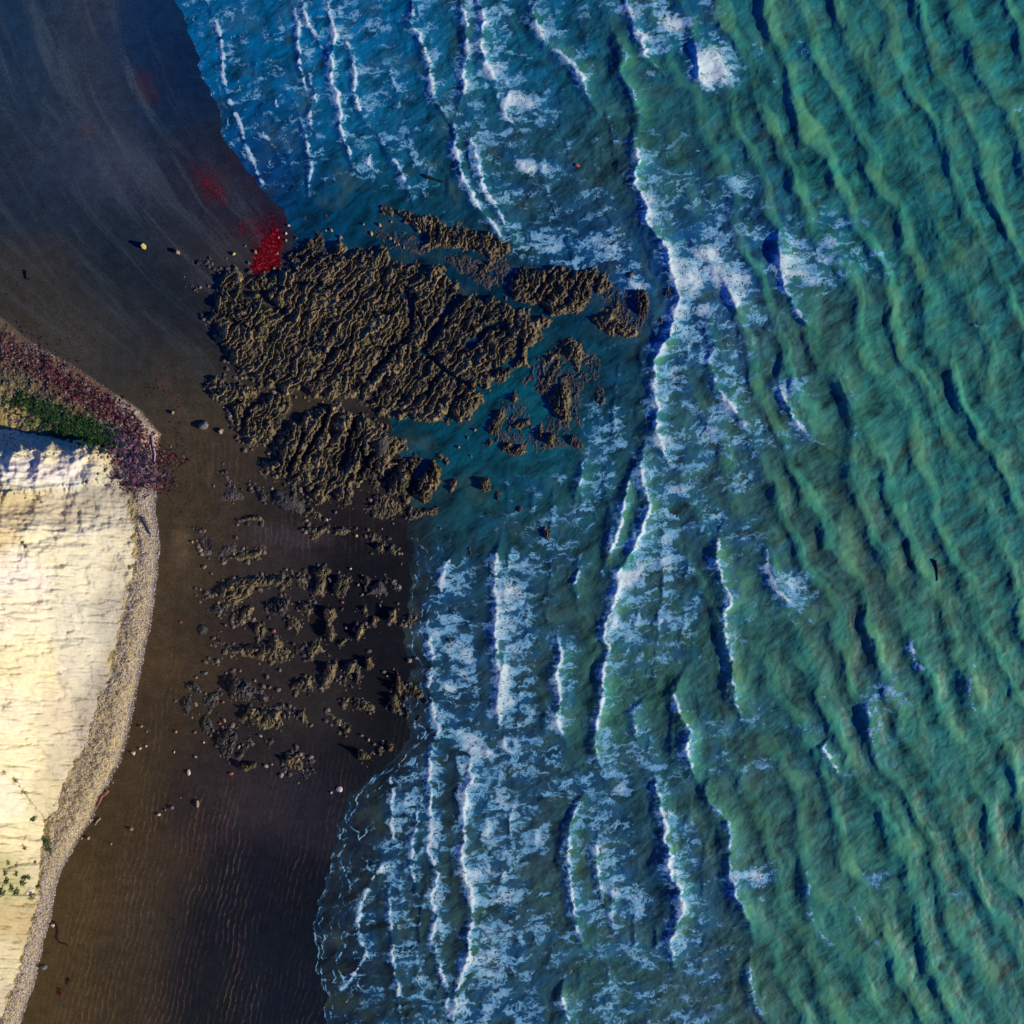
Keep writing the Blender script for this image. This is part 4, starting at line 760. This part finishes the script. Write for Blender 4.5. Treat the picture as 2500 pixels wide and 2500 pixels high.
("rock_outcrop","lower dark rock awash beyond the seaward islet",[(1602,776),(1612,768),(1622,782),(1614,796),(1604,790)],.8,70,G_,.6,False),
("rock_outcrop","dark rock in swirling foam just above the seaward islet",[(1522,668),(1534,654),(1548,666),(1540,684),(1528,682)],.8,60,G_,.6,False),
("rock_outcrop","low sand smothered rocks on the left of the craggy ridge",[(480,1462),(500,1450),(512,1440),(520,1452),(506,1466),(488,1474)],.4,50,G_,.5,False),
("rock_shelf","low wet shelf of dark rock spreading round the tall brown outcrop",[(1262,925),(1330,850),(1400,812),(1458,848),(1482,905),(1448,965),(1420,1040),(1360,1068),(1310,1045),(1335,985),(1290,960)],.34,66,G_,.8,False),
("rock_shelf","low broken shelf joining the toothed reef to the main reef",[(1065,632),(1100,608),(1180,625),(1240,615),(1262,650),(1240,700),(1190,712),(1150,700),(1110,668)],.36,66,G_,.8,False),
("rock_shelf","mostly drowned shelf under the pool islets",[(1190,1030),(1215,985),(1262,940),(1300,1010),(1360,1050),(1430,1075),(1410,1110),(1300,1120),(1215,1118)],.24,66,G_,.7,False),
("rock_shelf","low weedy shelf reaching the surf beside the wave edge reef",[(1425,700),(1480,690),(1540,680),(1592,720),(1600,780),(1565,825),(1500,830),(1440,800),(1470,745)],.30,66,G_,.7,False),
("rock_shelf","flat dark shelf along the top channel between reef and waves",[(860,560),(930,530),(1010,560),(1060,600),(1050,640),(960,625),(900,590)],.26,66,G_,.7,False),
("rock_outcrop","dark rock in breaking water left of the row of swells",[(1090,1560),(1097,1552),(1104,1566),(1098,1580)],.6,70,G_,.5,False),
]
def centroid(p): a = np.array(p, float); return a.mean(0)

def build_rocks():
    for i, (nm, lb, pts, H, th, mat, blk, rnd) in enumerate(ROCKS):
        P = np.array(pts, float); area = np.ptp(P[:, 0])*np.ptp(P[:, 1])
        step = 1.5 if area > 60000 else (1.25 if area > 8000 else 1.0)
        o = rock_patch(nm, pts, H, th, mat, step, blk, rnd, .6 if rnd else 1.0, None, i % 7)
        tag(o, lb, "reef" if nm == "rock_reef" else ("boulder" if nm == "boulder" else ("islet" if nm == "rock_islet" else "rock")),
            "rocks exposed at low tide")

# ------------------------------------------------------------------ loose boulders
import bmesh
def ico(sub):
    bm = bmesh.new(); bmesh.ops.create_icosphere(bm, subdivisions=sub, radius=1.0)
    V = np.array([v.co[:] for v in bm.verts]); F = np.array([[v.index for v in f.verts] for f in bm.faces]); bm.free(); return V, F
ICO3 = ico(3); ICO1 = ico(1)
def top_z(px, py): return float(max(beach_z(np.array([[px]], float), np.array([[py]], float))[0, 0], 0.0))
TAN, ORG, PALE, YEL, GRY, RED, DRK = (.30,.23,.15), (.34,.20,.09), (.50,.45,.38), (.42,.36,.10), (.14,.13,.12), (.30,.10,.08), (.05,.045,.04)
STONES = [(352,602,9,YEL,1.6,"yellow block standing on navy sand, leftmost of the upper beach"),(434,617,8,TAN,1.3,"craggy tan boulder right of the yellow block on navy sand"),(571,620,5.5,YEL,1.2,"little yellow green boulder between tan boulder and red pool"),
(496,1039,11,GRY,1.0,"pale faceted boulder off the bottom left of the main reef"),(540,1053,7,TAN,1.0,"tan boulder between the faceted boulder and the long pale one"),(422,1008,6,TAN,1.0,"tan stone alone between the pink weed bank and the reef"),
(346,1773,4.5,ORG,1.1,"orange stone beside the shingle, level with the knobbly outcrop"),(359,1786,3,TAN,.8,"tan stone just below right of the orange stone by the shingle"),(430,1786,4,ORG,1.0,"orange stone on sand left of the crooked dark outcrop"),
(326,1838,6,PALE,.8,"pale stone touching the shingle, left one of three"),(343,1827,5.5,PALE,.8,"pale stone in the middle of three by the shingle"),(357,1821,3.5,PALE,.8,"small pale stone, right one of three by the shingle"),
(461,1886,5.5,PALE,1.0,"cream stone with shadow left of the two peaked yellow stack"),(478,1847,4,TAN,.9,"tan stone above the cream stone with shadow"),(483,1962,7,TAN,.9,"tan boulder alone on rippled sand below the cream stone"),
(420,1971,6.5,GRY,.8,"grey boulder, largest of the slanting row of three on ripples"),(404,1977,5,GRY,.8,"grey stone in the middle of the slanting row of three"),(389,1988,5,PALE,.9,"pale stone at the lower left end of the slanting row of three"),
(322,2024,5.5,ORG,1.4,"bright orange boulder with shadow on the brown rippled sand"),(217,2046,5,ORG,1.3,"orange boulder with shadow close to the shingle edge"),(200,2047,3.5,ORG,.9,"little orange stone at the shingle edge beside the orange boulder"),
(130,2258,5.5,PALE,1.0,"white rounded stone where the kelp strand starts"),(109,2360,9,GRY,.9,"dark grey boulder against the lowest part of the shingle"),(565,1888,5,RED,.8,"reddish stone lower left of the two peaked yellow stack"),
(809,1935,5,PALE,.8,"pale yellow stone, left one of two at the swash tip"),(828,1926,7,PALE,.7,"pale yellow stone, right one of two at the swash tip"),(426,1836,3,PALE,.8,"tiny pale stone left of the leaf shaped crag"),
(498,1812,3.5,PALE,.8,"tiny pale stone under the crooked dark outcrop"),(272,2060,3,ORG,.9,"tiny orange stone below the bright orange boulder"),(441,1947,3,RED,.8,"tiny pink stone left above the lone tan boulder"),
(470,1323,4.5,TAN,.9,"tan stone at the left point of the triangular ledge"),(500,1384,5,TAN,.9,"greenish tan stone beneath the triangular ledge"),(517,1400,3.5,GRY,.8,"small grey stone lower right of the greenish tan stone"),
(442,1519,4.5,RED,.8,"red brown stone left of the round rough boulder"),(480,1654,3.5,ORG,.9,"orange speck of stone above the smooth leaning boulder"),(502,1643,5,GRY,.8,"grey stone left of the green tinged crag's top"),
(933,1291,2.5,PALE,.9,"tiny white stone above the cone shaped outcrop by the shoreline"),(960,1278,3,TAN,.9,"tiny tan stone just under the rubbly ribs by the water"),(705,551,4.5,PALE,1.1,"cream stone topping the string right of the red pool"),
(698,570,3.5,PALE,.9,"small cream stone second in the string right of the red pool"),(680,580,4.5,ORG,.8,"orange stone on the upper rim of the red pool"),(698,587,4.5,TAN,.9,"tan stone third in the string right of the red pool"),
(809,562,4.5,YEL,1.0,"yellow stone in shallow teal water above the main reef"),(795,563,2.5,TAN,.9,"tiny tan stone left of the yellow stone in shallow water"),(888,548,4,TAN,1.2,"upright tan stone in the shallow upper channel"),
(927,549,5,TAN,.9,"tan stone right of the upright stone in the upper channel"),(907,570,5,YEL,.8,"olive yellow stone below the upright stone in the upper channel"),(956,542,3.5,TAN,.9,"tan stone beneath the left tip of the toothed reef"),
(832,580,5,TAN,1.0,"tan stone poking from water just above the main reef's edge"),(1023,565,6,ORG,1.0,"orange brown stone under the toothed reef, left of a pair"),(1040,563,5,TAN,1.0,"tan stone under the toothed reef, right of a pair"),
(953,582,4.5,TAN,.9,"first stone of the slanting chain in the upper channel"),(963,590,4,TAN,.9,"second stone of the slanting chain in the upper channel"),(973,597,4,TAN,.8,"third stone of the slanting chain in the upper channel"),(986,604,4,TAN,.8,"last stone of the slanting chain in the upper channel"),
(1042,600,6,TAN,.9,"tan boulder at the lower left foot of the toothed reef"),(624,615,5,ORG,.9,"orange stone on sand at the left rim of the red pool"),(599,601,3,GRY,.8,"tiny grey stone left above the red pool"),(607,643,5,GRY,.8,"grey stone left below the red pool at the reef edge"),
(677,619,4,ORG,.8,"orange stone on the right rim of the red pool"),(796,525,7,DRK,.15,"dark submerged stone in the shallows above the yellow stone"),(743,532,5,DRK,.15,"dark submerged stone in the shallows nearest the wave ends"),
(1408,404,7,RED,.6,"pinkish rock breaking the surface in open surf"),(1075,1290,5,GRY,.6,"grey stone awash below the low dark rubble strip"),(1270,1243,9,DRK,.4,"dark rock awash below the squarish islet"),(1145,1024,4,TAN,.9,"tan stone at the main reef's lower edge by the pool"),
(1160,1050,5,TAN,1.0,"pale tan stone in the pool left of the oblong islet"),(1120,1092,5,TAN,.9,"tan stone in teal water left of the tiny orange islet"),(1142,1068,4,GRY,.8,"grey stone in the pool below the main reef"),(1150,1114,4,GRY,.8,"grey stone in teal water below the tiny orange islet"),
(856,1388,4,PALE,1.0,"pale stone above the pink flecked rubble heap"),(836,1470,5,RED,.8,"pink stone directly under the pink flecked rubble heap"),(875,1428,4,TAN,.9,"tan stone between the rubble heap and the leaning brown rock"),(884,1452,4,TAN,.9,"tan stone at the left foot of the smooth cone boulder"),
(972,1474,4,GRY,.8,"grey stone near the swash below the curved chain"),(928,1478,5,GRY,.9,"grey stone beneath the cone boulder, above the high tan crag"),(551,1526,5,GRY,1.1,"greenish upright stone left of the diagonal ribbed outcrop"),(668,1540,6,RED,1.1,"red brown block on top of the wide ribbed outcrop"),
(684,1636,5,GRY,.8,"grey stone under the right end of the wide ribbed outcrop"),(845,1532,4,TAN,.7,"flat tan stone left of the upright reddish topped rock"),(937,1640,5,YEL,.8,"yellowish stone right of the slender curved rock"),(945,1650,4,TAN,.8,"tan stone just below the yellowish stone"),
(1000,1612,6,TAN,1.0,"tan stone in the swash, left of two upper ones"),(1016,1606,5,TAN,1.0,"tan stone in the swash, right of two upper ones"),(913,1840,4,ORG,.9,"orange stone between the jagged yellow stack and orange brown rock"),(883,1795,6,RED,.8,"pinkish rock above the jagged yellow stack"),
(900,1805,5,TAN,.8,"tan rock lower right of the pinkish rock above the stack"),(914,1817,5,GRY,.8,"grey rock in the line above the orange brown rock"),(636,1796,6,TAN,.8,"tan stone left of the small round grey boulder"),(650,1870,6,TAN,.8,"tan stone right of the two peaked yellow stack"),(664,1866,4,TAN,.8,"small tan stone between the yellow stack and the cauliflower block"),
(548,1758,6,TAN,.8,"tan stone between crooked outcrop and diagonally ribbed crag"),(537,1766,4,RED,.8,"reddish stone above the leaf shaped crag"),(476,1788,4,RED,.8,"pink stone left of the crooked dark outcrop"),(545,1714,4,RED,.8,"pink stone right of the low grey rubble"),
(659,1678,5,GRY,.8,"grey stone lone on sand between green tinged crag and double ridge"),(820,1250,5,GRY,.8,"grey pebble heap stone right of the pale lumpy outcrop"),(797,1268,5,PALE,.8,"pale stone at the right tip of the pale lumpy outcrop"),(870,1308,5,YEL,.8,"greenish stone right of the arrowhead outcrop"),
(2222,1410,5,RED,.3,"small reddish brown float in the open sea near the dark driftwood"),(388,1352,3.5,PALE,.8,"white pebble on the sand beside the shingle, upper stretch"),(275,1910,4,RED,.7,"reddish stone at the shingle corner beside the red weed line")]
def build_stones():
    V0, F0 = ICO3
    for i, (x, y, r, col, hh, lb) in enumerate(STONES):
        rs = np.random.RandomState(500+i)
        V = V0.copy()
        n = fbm(V[:, 0]*1.3+V[:, 2]*.9+i*3.1, V[:, 1]*1.3-V[:, 2]*.7, 201, 3, .55)
        f1, f2, rr, _, _ = worley(V[:, 0]*1.5+V[:, 2]+i, V[:, 1]*1.5+V[:, 2]*.6, 205)
        V = V*(1+.28*n+.22*(.5-f1))[:, None]
        # chip flat faces
        for q in range(6):
            d = rs.randn(3); d /= np.linalg.norm(d); s_ = V@d; lim = .62+.2*rs.rand()
            V = V-np.outer(np.maximum(s_-lim, 0)*.85, d)
        rm = r*S*.78; sx, sy = 1+.3*rs.randn()*.6, 1+.3*rs.randn()*.6
        V = V*np.array([rm*sx, rm*sy, rm*hh*1.15])
        zb = top_z(x, y); X, Y, Z = W(x, y, zb)
        a = rs.rand()*6.28; c, s_ = math.cos(a), math.sin(a); V[:, :2] = V[:, :2]@np.array([[c, -s_], [s_, c]])
        V[:, 2] += rm*hh*.35
        tint = np.clip(np.array(col)[None, :]*(1+.5*n[:, None]), .005, .8)
        o = raw_mesh("boulder" if r >= 4.5 else "stone", V, F0, dict(tint=tint), M_TINT); o.location = (X, Y, Z)
        tag(o, lb, "boulder" if r >= 4.5 else "stone", "loose stones on the beach and in the shallows")

# ------------------------------------------------------------------ pebbles, weed
def on_ground(px, py):
    zb = beach_z(px, py); h, d, dn = cliff_h(px, py)
    ok = (d > -2) & (dn > -2)
    return np.where(ok, np.maximum(h, zb), zb)
def scatter_stones(name, N, sampler, rmin, rmax, cols, label, seed):
    rs = np.random.RandomState(seed); V0, F0 = ICO1
    px, py = sampler(rs, N); N = len(px)
    z = on_ground(px, py); X, Y, Z = W(px, py, z)
    r = rmin+(rmax-rmin)*rs.rand(N)**3
    jit = 1+.35*(rs.rand(N, len(V0), 1)-.5)
    a = rs.rand(N)*6.28; c, s_ = np.cos(a), np.sin(a)
    B = V0[None]*jit*np.stack([r*(.8+.7*rs.rand(N)), r, r*(.5+.4*rs.rand(N))], -1)[:, None, :]
    Bx = B[..., 0]*c[:, None]-B[..., 1]*s_[:, None]; By = B[..., 0]*s_[:, None]+B[..., 1]*c[:, None]
    V = np.stack([Bx+X[:, None], By+Y[:, None], B[..., 2]+Z[:, None]+.1*r[:, None]], -1).reshape(-1, 3)
    F = (F0[None]+(np.arange(N)*len(V0))[:, None, None]).reshape(-1, 3)
    C = np.array(cols)[rs.randint(0, len(cols), N)]*(.7+.6*rs.rand(N, 1))
    o = raw_mesh(name, V, F, dict(tint=np.repeat(np.clip(C, 0, .8), len(V0), 0)), M_TINT, False); tag(o, label, "pebbles", kind='stuff')
def scatter_weed(name, N, sampler, lmin, lmax, cols, label, cat, seed, lift=.12):
    rs = np.random.RandomState(seed); px, py = sampler(rs, N); N = len(px)
    z = on_ground(px, py); X, Y, Z = W(px, py, z)
    L = lmin+(lmax-lmin)*rs.rand(N)**2; wd = L*(.12+.25*rs.rand(N)); a = rs.rand(N)*6.28; k = 5
    t = np.linspace(0, 1, k); bend = (rs.rand(N)-.5)*2.4
    ang = a[:, None]+bend[:, None]*t[None]
    sx = np.cumsum(np.cos(ang), 1)*L[:, None]/k; sy = np.cumsum(np.sin(ang), 1)*L[:, None]/k
    ww = wd[:, None]*np.sin(np.pi*(.12+.8*t))[None]*(.7+.6*rs.rand(N, k))
    nx, ny = -np.sin(ang), np.cos(ang); zz = Z[:, None]+.03+lift*np.sin(np.pi*t)[None]*rs.rand(N)[:, None]
    A = np.stack([X[:, None]+sx+nx*ww, Y[:, None]+sy+ny*ww, zz+.05*rs.rand(N, k)], -1); B = np.stack([X[:, None]+sx-nx*ww, Y[:, None]+sy-ny*ww, zz], -1)
    V = np.stack([A, B], 2).reshape(-1, 3)      # per blade: k pairs
    b = (np.arange(N)*2*k)[:, None]+2*np.arange(k-1)[None]; b = b.reshape(-1)
    F = np.stack([b, b+1, b+3, b+2], -1)
    C = np.array(cols)[rs.randint(0, len(cols), N)]*(.6+.8*rs.rand(N, 1))
    o = raw_mesh(name, V, F, dict(tint=np.repeat(np.clip(C, 0, .8), 2*k, 0)), M_WEED, False); tag(o, label, cat, kind='stuff')

def band(y0, y1, a, b, p=1.0):      # between the foot of the cliff (0) and the bank's edge (1)
    def f(rs, N):
        py = y0+(y1-y0)*rs.rand(N); t = np.interp(py, _ty, _tx)
        t = np.where(py < 1120, 0, t); bx = bank_x(py); q = a+(b-a)*rs.rand(N)**p
        px = t+(bx-t)*q; return px, py
    return f
def blobs(lst, jitter=0):
    def f(rs, N):
        wts = np.array([b[5] for b in lst], float); k = rs.choice(len(lst), N, p=wts/wts.sum()); B = np.array([b[:5] for b in lst], float)[k]
        u = rs.randn(N); v = rs.randn(N); a = np.radians(B[:, 4])
        return B[:, 0]+u*B[:, 2]*np.cos(a)-v*B[:, 3]*np.sin(a), B[:, 1]+u*B[:, 2]*np.sin(a)+v*B[:, 3]*np.cos(a)
    return f

def build_scatter():
    CH = [(.46,.42,.36),(.38,.33,.27),(.32,.27,.22),(.56,.52,.46),(.22,.19,.16),(.28,.25,.25)]
    scatter_stones("pebbles", 27000, band(1180, 2520, -.22, 1.05), .04, .16, CH, "tan and grey shingle piled along the foot of the chalk cliff", 1)
    scatter_stones("pebbles", 6000, band(840, 1200, .02, 1.0), .04, .20, [(.20,.17,.12),(.15,.13,.11),(.32,.28,.22),(.10,.09,.08),(.18,.11,.10)], "mixed pebbles on the weedy bank above the chalk spur", 2)
    RD = [(.13,.03,.03),(.09,.022,.022),(.24,.07,.07),(.05,.016,.016),(.24,.15,.13),(.03,.014,.014),(.09,.06,.06)]
    scatter_weed("seaweed", 5200, blobs([(20,850,50,22,35,2),(110,905,55,16,35,3),(200,960,60,13,38,4),(270,1000,50,12,38,4),(330,1050,35,16,50,3),(366,1120,12,40,85,2),(355,1180,12,35,88,2)]), .15, .95, RD,
        "pink and maroon seaweed heaped along the outer rim of the weedy bank", "seaweed", 3)
    scatter_weed("seaweed", 1500, blobs([(290,1080,22,20,30,2),(325,1130,14,22,75,3),(340,1170,7,30,85,2)]), .3, 1.5, [(.03,.03,.05),(.06,.05,.08),(.02,.02,.03),(.12,.09,.12),(.25,.10,.12)],
        "dark purple seaweed wrack tangled in the corner beside the chalk spur", "seaweed", 4)
    scatter_weed("algae", 5200, blobs([(190,1045,55,17,14,5),(110,1000,35,12,20,2),(235,1070,28,12,10,3),(60,985,30,8,10,1)]), .2, .9, [(.02,.06,.012),(.03,.09,.02),(.012,.035,.01),(.05,.10,.03)],
        "green algae carpet on the pebbles above the chalk spur", "algae", 5)
    scatter_weed("seaweed", 300, blobs([(430,1080,14,60,0,4),(420,1190,12,40,0,2),(60,760,60,25,30,1),(90,830,70,20,30,3),(40,680,30,20,0,.5),(410,960,30,8,38,1),(360,950,20,10,30,1)]), .12, .6, [(.04,.018,.018),(.07,.022,.022),(.03,.02,.02)],
        "dark maroon scraps of seaweed strewn over the brown sand", "seaweed", 6, .05)
    poly = [(618,656),(626,636),(638,606),(648,588),(664,572),(680,562),(686,576),(684,604),(678,640),(674,656),(650,664),(628,664)]
    def inpoly(rs, N):
        px = 600+100*rs.rand(N*3); py = 555+115*rs.rand(N*3); m = sdist(px, py, poly)+4*fbm(px/9., py/9., 301, 3) > 0
        return px[m][:N], py[m][:N]
    scatter_weed("red_algae", 2700, inpoly, .25, .9, [(.13,.0003,.005),(.19,.0005,.007),(.08,.0003,.004),(.34,.02,.02),(.12,.0005,.006)], "vivid crimson algae filling the little cove above the main reef", "algae", 7, .06)
    scatter_weed("red_algae", 1500, blobs([(655,575,22,22,0,2),(640,545,25,18,0,1),(600,560,22,12,0,1),(505,445,30,18,60,1.6),(530,470,14,12,0,.7)]), .1, .35, [(.25,.01,.02),(.14,.01,.02)], "sparse dark red algae flecks on wet sand above the crimson cove", "algae", 8, .03)
    scatter_weed("algae", 900, blobs([(1278,825,18,22,20,3),(1262,800,16,14,0,1)]), .2, .7, [(.05,.07,.01),(.08,.09,.02)], "olive moss on the seaward edge of the main reef", "algae", 9, .1)

def build_rubble():
    def around(rs, N):
        ii = rs.choice(len(ROCKS), N, p=np.array([sum(np.hypot(*(np.array(r[2])-np.roll(np.array(r[2]), -1, 0)).T)) for r in ROCKS])/sum(sum(np.hypot(*(np.array(r[2])-np.roll(np.array(r[2]), -1, 0)).T)) for r in ROCKS))
        X = np.zeros(N); Y = np.zeros(N)
        for q in range(N):
            P = ROCKS[ii[q]][2]; k = rs.randint(len(P)); a = P[k]; b = P[(k+1) % len(P)]; t = rs.rand(); sg = 4.5 if rs.rand() < .8 else 13.0
            X[q] = a[0]+(b[0]-a[0])*t+rs.randn()*sg; Y[q] = a[1]+(b[1]-a[1])*t+rs.randn()*sg
        return X, Y
    scatter_stones("rubble", 3600, around, .07, .52, [(.12,.10,.07),(.07,.06,.05),(.22,.17,.11),(.05,.05,.045),(.14,.10,.07),(.10,.09,.05)], "brown rubble strewn round the feet of the outcrops", 12)

def tube(name, pts, r, mat, col, label, cat, zoff=0.06, r1=None):
    """bent tapering strand or log lying on the ground"""
    P = np.array(pts, float); n = 40; tt = np.linspace(0, len(P)-1, n)
    px = np.interp(tt, range(len(P)), P[:, 0]); py = np.interp(tt, range(len(P)), P[:, 1])
    px = px+1.0*fbm(tt*1.1, tt*0+.3, 401, 3); z = np.maximum(on_ground(px, py), 0.0)+zoff; X, Y, Z = W(px, py, z)
    C = np.stack([X, Y, Z], -1); T = np.gradient(C, axis=0); T /= np.linalg.norm(T, axis=1)[:, None]
    U = np.cross(T, [0, 0, 1.]); U /= np.linalg.norm(U, axis=1)[:, None]; Nn = np.cross(U, T)
    rr = np.linspace(r, r1 if r1 else r*.45, n)*(1+.25*gn(tt*2.3, tt*0+.1, 402)); k = 8; a = np.arange(k)/k*2*np.pi
    V = (C[:, None]+rr[:, None, None]*(np.cos(a)[None, :, None]*U[:, None]+np.sin(a)[None, :, None]*Nn[:, None])).reshape(-1, 3)
    i = np.arange(n-1)[:, None]*k; j = np.arange(k)[None]; F = np.stack([i+j, i+(j+1) % k, i+k+(j+1) % k, i+k+j], -1).reshape(-1, 4)
    o = raw_mesh(name, V, F, dict(tint=np.tile(np.array(col), (len(V), 1))), mat)
    return tag(o, label, cat)

def build_details():
    tube("driftwood", [(349,1264),(356,1280),(362,1295),(367,1304)], .34, M_TINT, (.06,.055,.07), "dark grey driftwood log lying on the shingle", "driftwood", .25)
    tube("driftwood", [(354,1217),(361,1213),(368,1208)], .22, M_TINT, (.45,.36,.26), "short pale driftwood stick on the shingle above the dark log", "driftwood", .25)
    tube("driftwood", [(246,1998),(238,2004),(232,2014)], .16, M_TINT, (.40,.34,.27), "thin pale stick on the shingle near the sand corner", "driftwood", .2)
    tube("kelp", [(133,2250),(140,2262),(142,2275),(138,2290),(148,2302),(160,2304),(168,2312)], .20, M_WEED, (.03,.015,.012), "long dark kelp strand curling out from the white rounded stone", "kelp", .05)
    tube("kelp", [(172,2390),(166,2396),(163,2405)], .28, M_WEED, (.04,.012,.012), "short maroon kelp piece on sand below the curling strand", "kelp", .05)
    tube("kelp", [(146,2414),(150,2420),(147,2430),(141,2424),(146,2418)], .24, M_WEED, (.07,.014,.014), "curled red kelp knot near the bottom left of the beach", "kelp", .05)
    tube("kelp", [(66,662),(65,672),(64,680),(74,682)], .28, M_WEED, (.025,.015,.02), "branching dark kelp piece on the upper left sand", "kelp", .05)
    tube("kelp", [(266,1928),(258,1938),(248,1945),(243,1958),(238,1970)], .30, M_WEED, (.30,.10,.07), "reddish wrack line curving down the shingle corner", "kelp", .15)
    tube("kelp", [(372,1062),(374,1090),(378,1110),(376,1130)], .30, M_WEED, (.30,.26,.28), "long pale wrack strand running down the weedy bank", "kelp", .2)
    tube("driftwood", [(1039,430),(1058,437),(1082,444)], .35, M_WEED, (.015,.02,.025), "dark log floating among the breakers above the toothed reef", "driftwood", .35)
    tube("driftwood", [(2284,1368),(2288,1388),(2288,1418)], .32, M_WEED, (.06,.03,.025), "dark driftwood floating far out on the green swell", "driftwood", .55)
    # shrubs on the chalk
    S_ = [(80,1997,7,"green shrub alone high on the chalk beside the long crack"),(38,2132,5,"green shrub in the middle of the lower chalk patch, topmost one"),(57,2141,7,"round green shrub right of the topmost one on the lower chalk"),(68,2142,5,"smaller round shrub right beside the round green one"),
        (54,2153,7,"green shrub directly below the round green one"),(15,2148,6,"green shrub on the left of the lower chalk patch"),(26,2167,7,"broad olive shrub left of the dark hollow"),(38,2175,8,"broad dark shrub just left of the chalk boulder"),(3,2175,7,"shrub cut by the left edge of the photo"),
        (12,2130,5,"pale green shrub near the photo's left edge"),(76,2188,7,"dark shrub below the chalk boulder"),(18,2105,5,"small shrub above the lower chalk patch"),(112,2053,8,"grey green bush where the chalk meets the shingle"),(116,2070,6,"lower grey green bush where the chalk meets the shingle"),
        (60,2070,4,"tiny shrub on the chalk halfway to the lone shrub"),(55,1322,3.5,"tiny upper shrub on the tall chalk face"),(62,1333,3.5,"tiny lower shrub on the tall chalk face"),(316,1385,4,"little shrub low on the chalk close to the shingle"),(85,2103,4,"dark little shrub on pale chalk right of the patch"),(94,2163,4,"dark little shrub beside the dry gully")]
    V0, F0 = ICO1
    for i, (x, y, r, lb) in enumerate(S_):
        rs = np.random.RandomState(900+i); rm = r*S; n = 170
        zb = float(on_ground(np.array([[x]], float), np.array([[y]], float))[0, 0]); X, Y, Z = W(x, y, zb)
        root = bpy.data.objects.new("shrub", None); COL.objects.link(root); root.location = (X, Y, Z)
        tag(root, lb, "shrub", "shrubs growing on the chalk cliff")
        d = rs.randn(n, 3); d /= np.linalg.norm(d, axis=1)[:, None]; d[:, 2] = np.abs(d[:, 2]); p = d*(rm*(.35+.75*rs.rand(n)**.5))[:, None]*(1+.5*rs.rand(1, 3))
        p[:, 0] += .5*p[:, 2]
        e1 = rs.randn(n, 3); e2 = rs.randn(n, 3); s_ = rm*.30
        V = np.stack([p, p+e1*s_*.7, p+(e1+e2)*s_*.6, p+e2*s_*.7], 1).reshape(-1, 3); F = np.arange(n*4).reshape(-1, 4)
        g = np.array([(.05,.10,.02),(.03,.07,.02),(.08,.13,.03)])[rs.randint(0, 3, n)]
        raw_mesh("foliage", V, F, dict(tint=np.repeat(g, 4, 0)), M_WEED, False, root)
        m = 6; tv = []
        for q in range(4):
            a = q*1.57+rs.rand(); dx, dy = math.cos(a), math.sin(a); b = np.array([[0, 0, -.2*rm], [.05*rm, 0, -.2*rm], [0, .05*rm, -.2*rm]]); tp = np.array([dx, dy, 1.2])*rm*.6
            tv += list(b)+[tp]
        F = []
        for q in range(4): F += [[q*4, q*4+1, q*4+3], [q*4+1, q*4+2, q*4+3], [q*4+2, q*4, q*4+3]]
        raw_mesh("stem", np.array(tv), np.array(F), dict(tint=np.tile((.10,.07,.04), (16, 1))), M_WEED, False, root)
    # chalk boulder with dark hollow
    V0, F0 = ICO3
    x, y = 72, 2175; zb = float(on_ground(np.array([[x]], float), np.array([[y]], float))[0, 0]); X, Y, Z = W(x, y, zb)
    V = V0*(1+.3*fbm(V0[:, 0]*1.4+V0[:, 2], V0[:, 1]*1.4, 210, 3))[:, None]*np.array([.8, .8, 1.3])
    o = raw_mesh("boulder", V, F0, dict(tint=np.tile((.72,.66,.52), (len(V), 1))), M_TINT); o.location = (X, Y, Z+.3)
    tag(o, "white chalk boulder throwing a dark shadow among the shrubs", "boulder")

build_beach(); build_sea(); build_cliff(); build_rocks(); build_stones(); build_scatter(); build_rubble(); build_details()
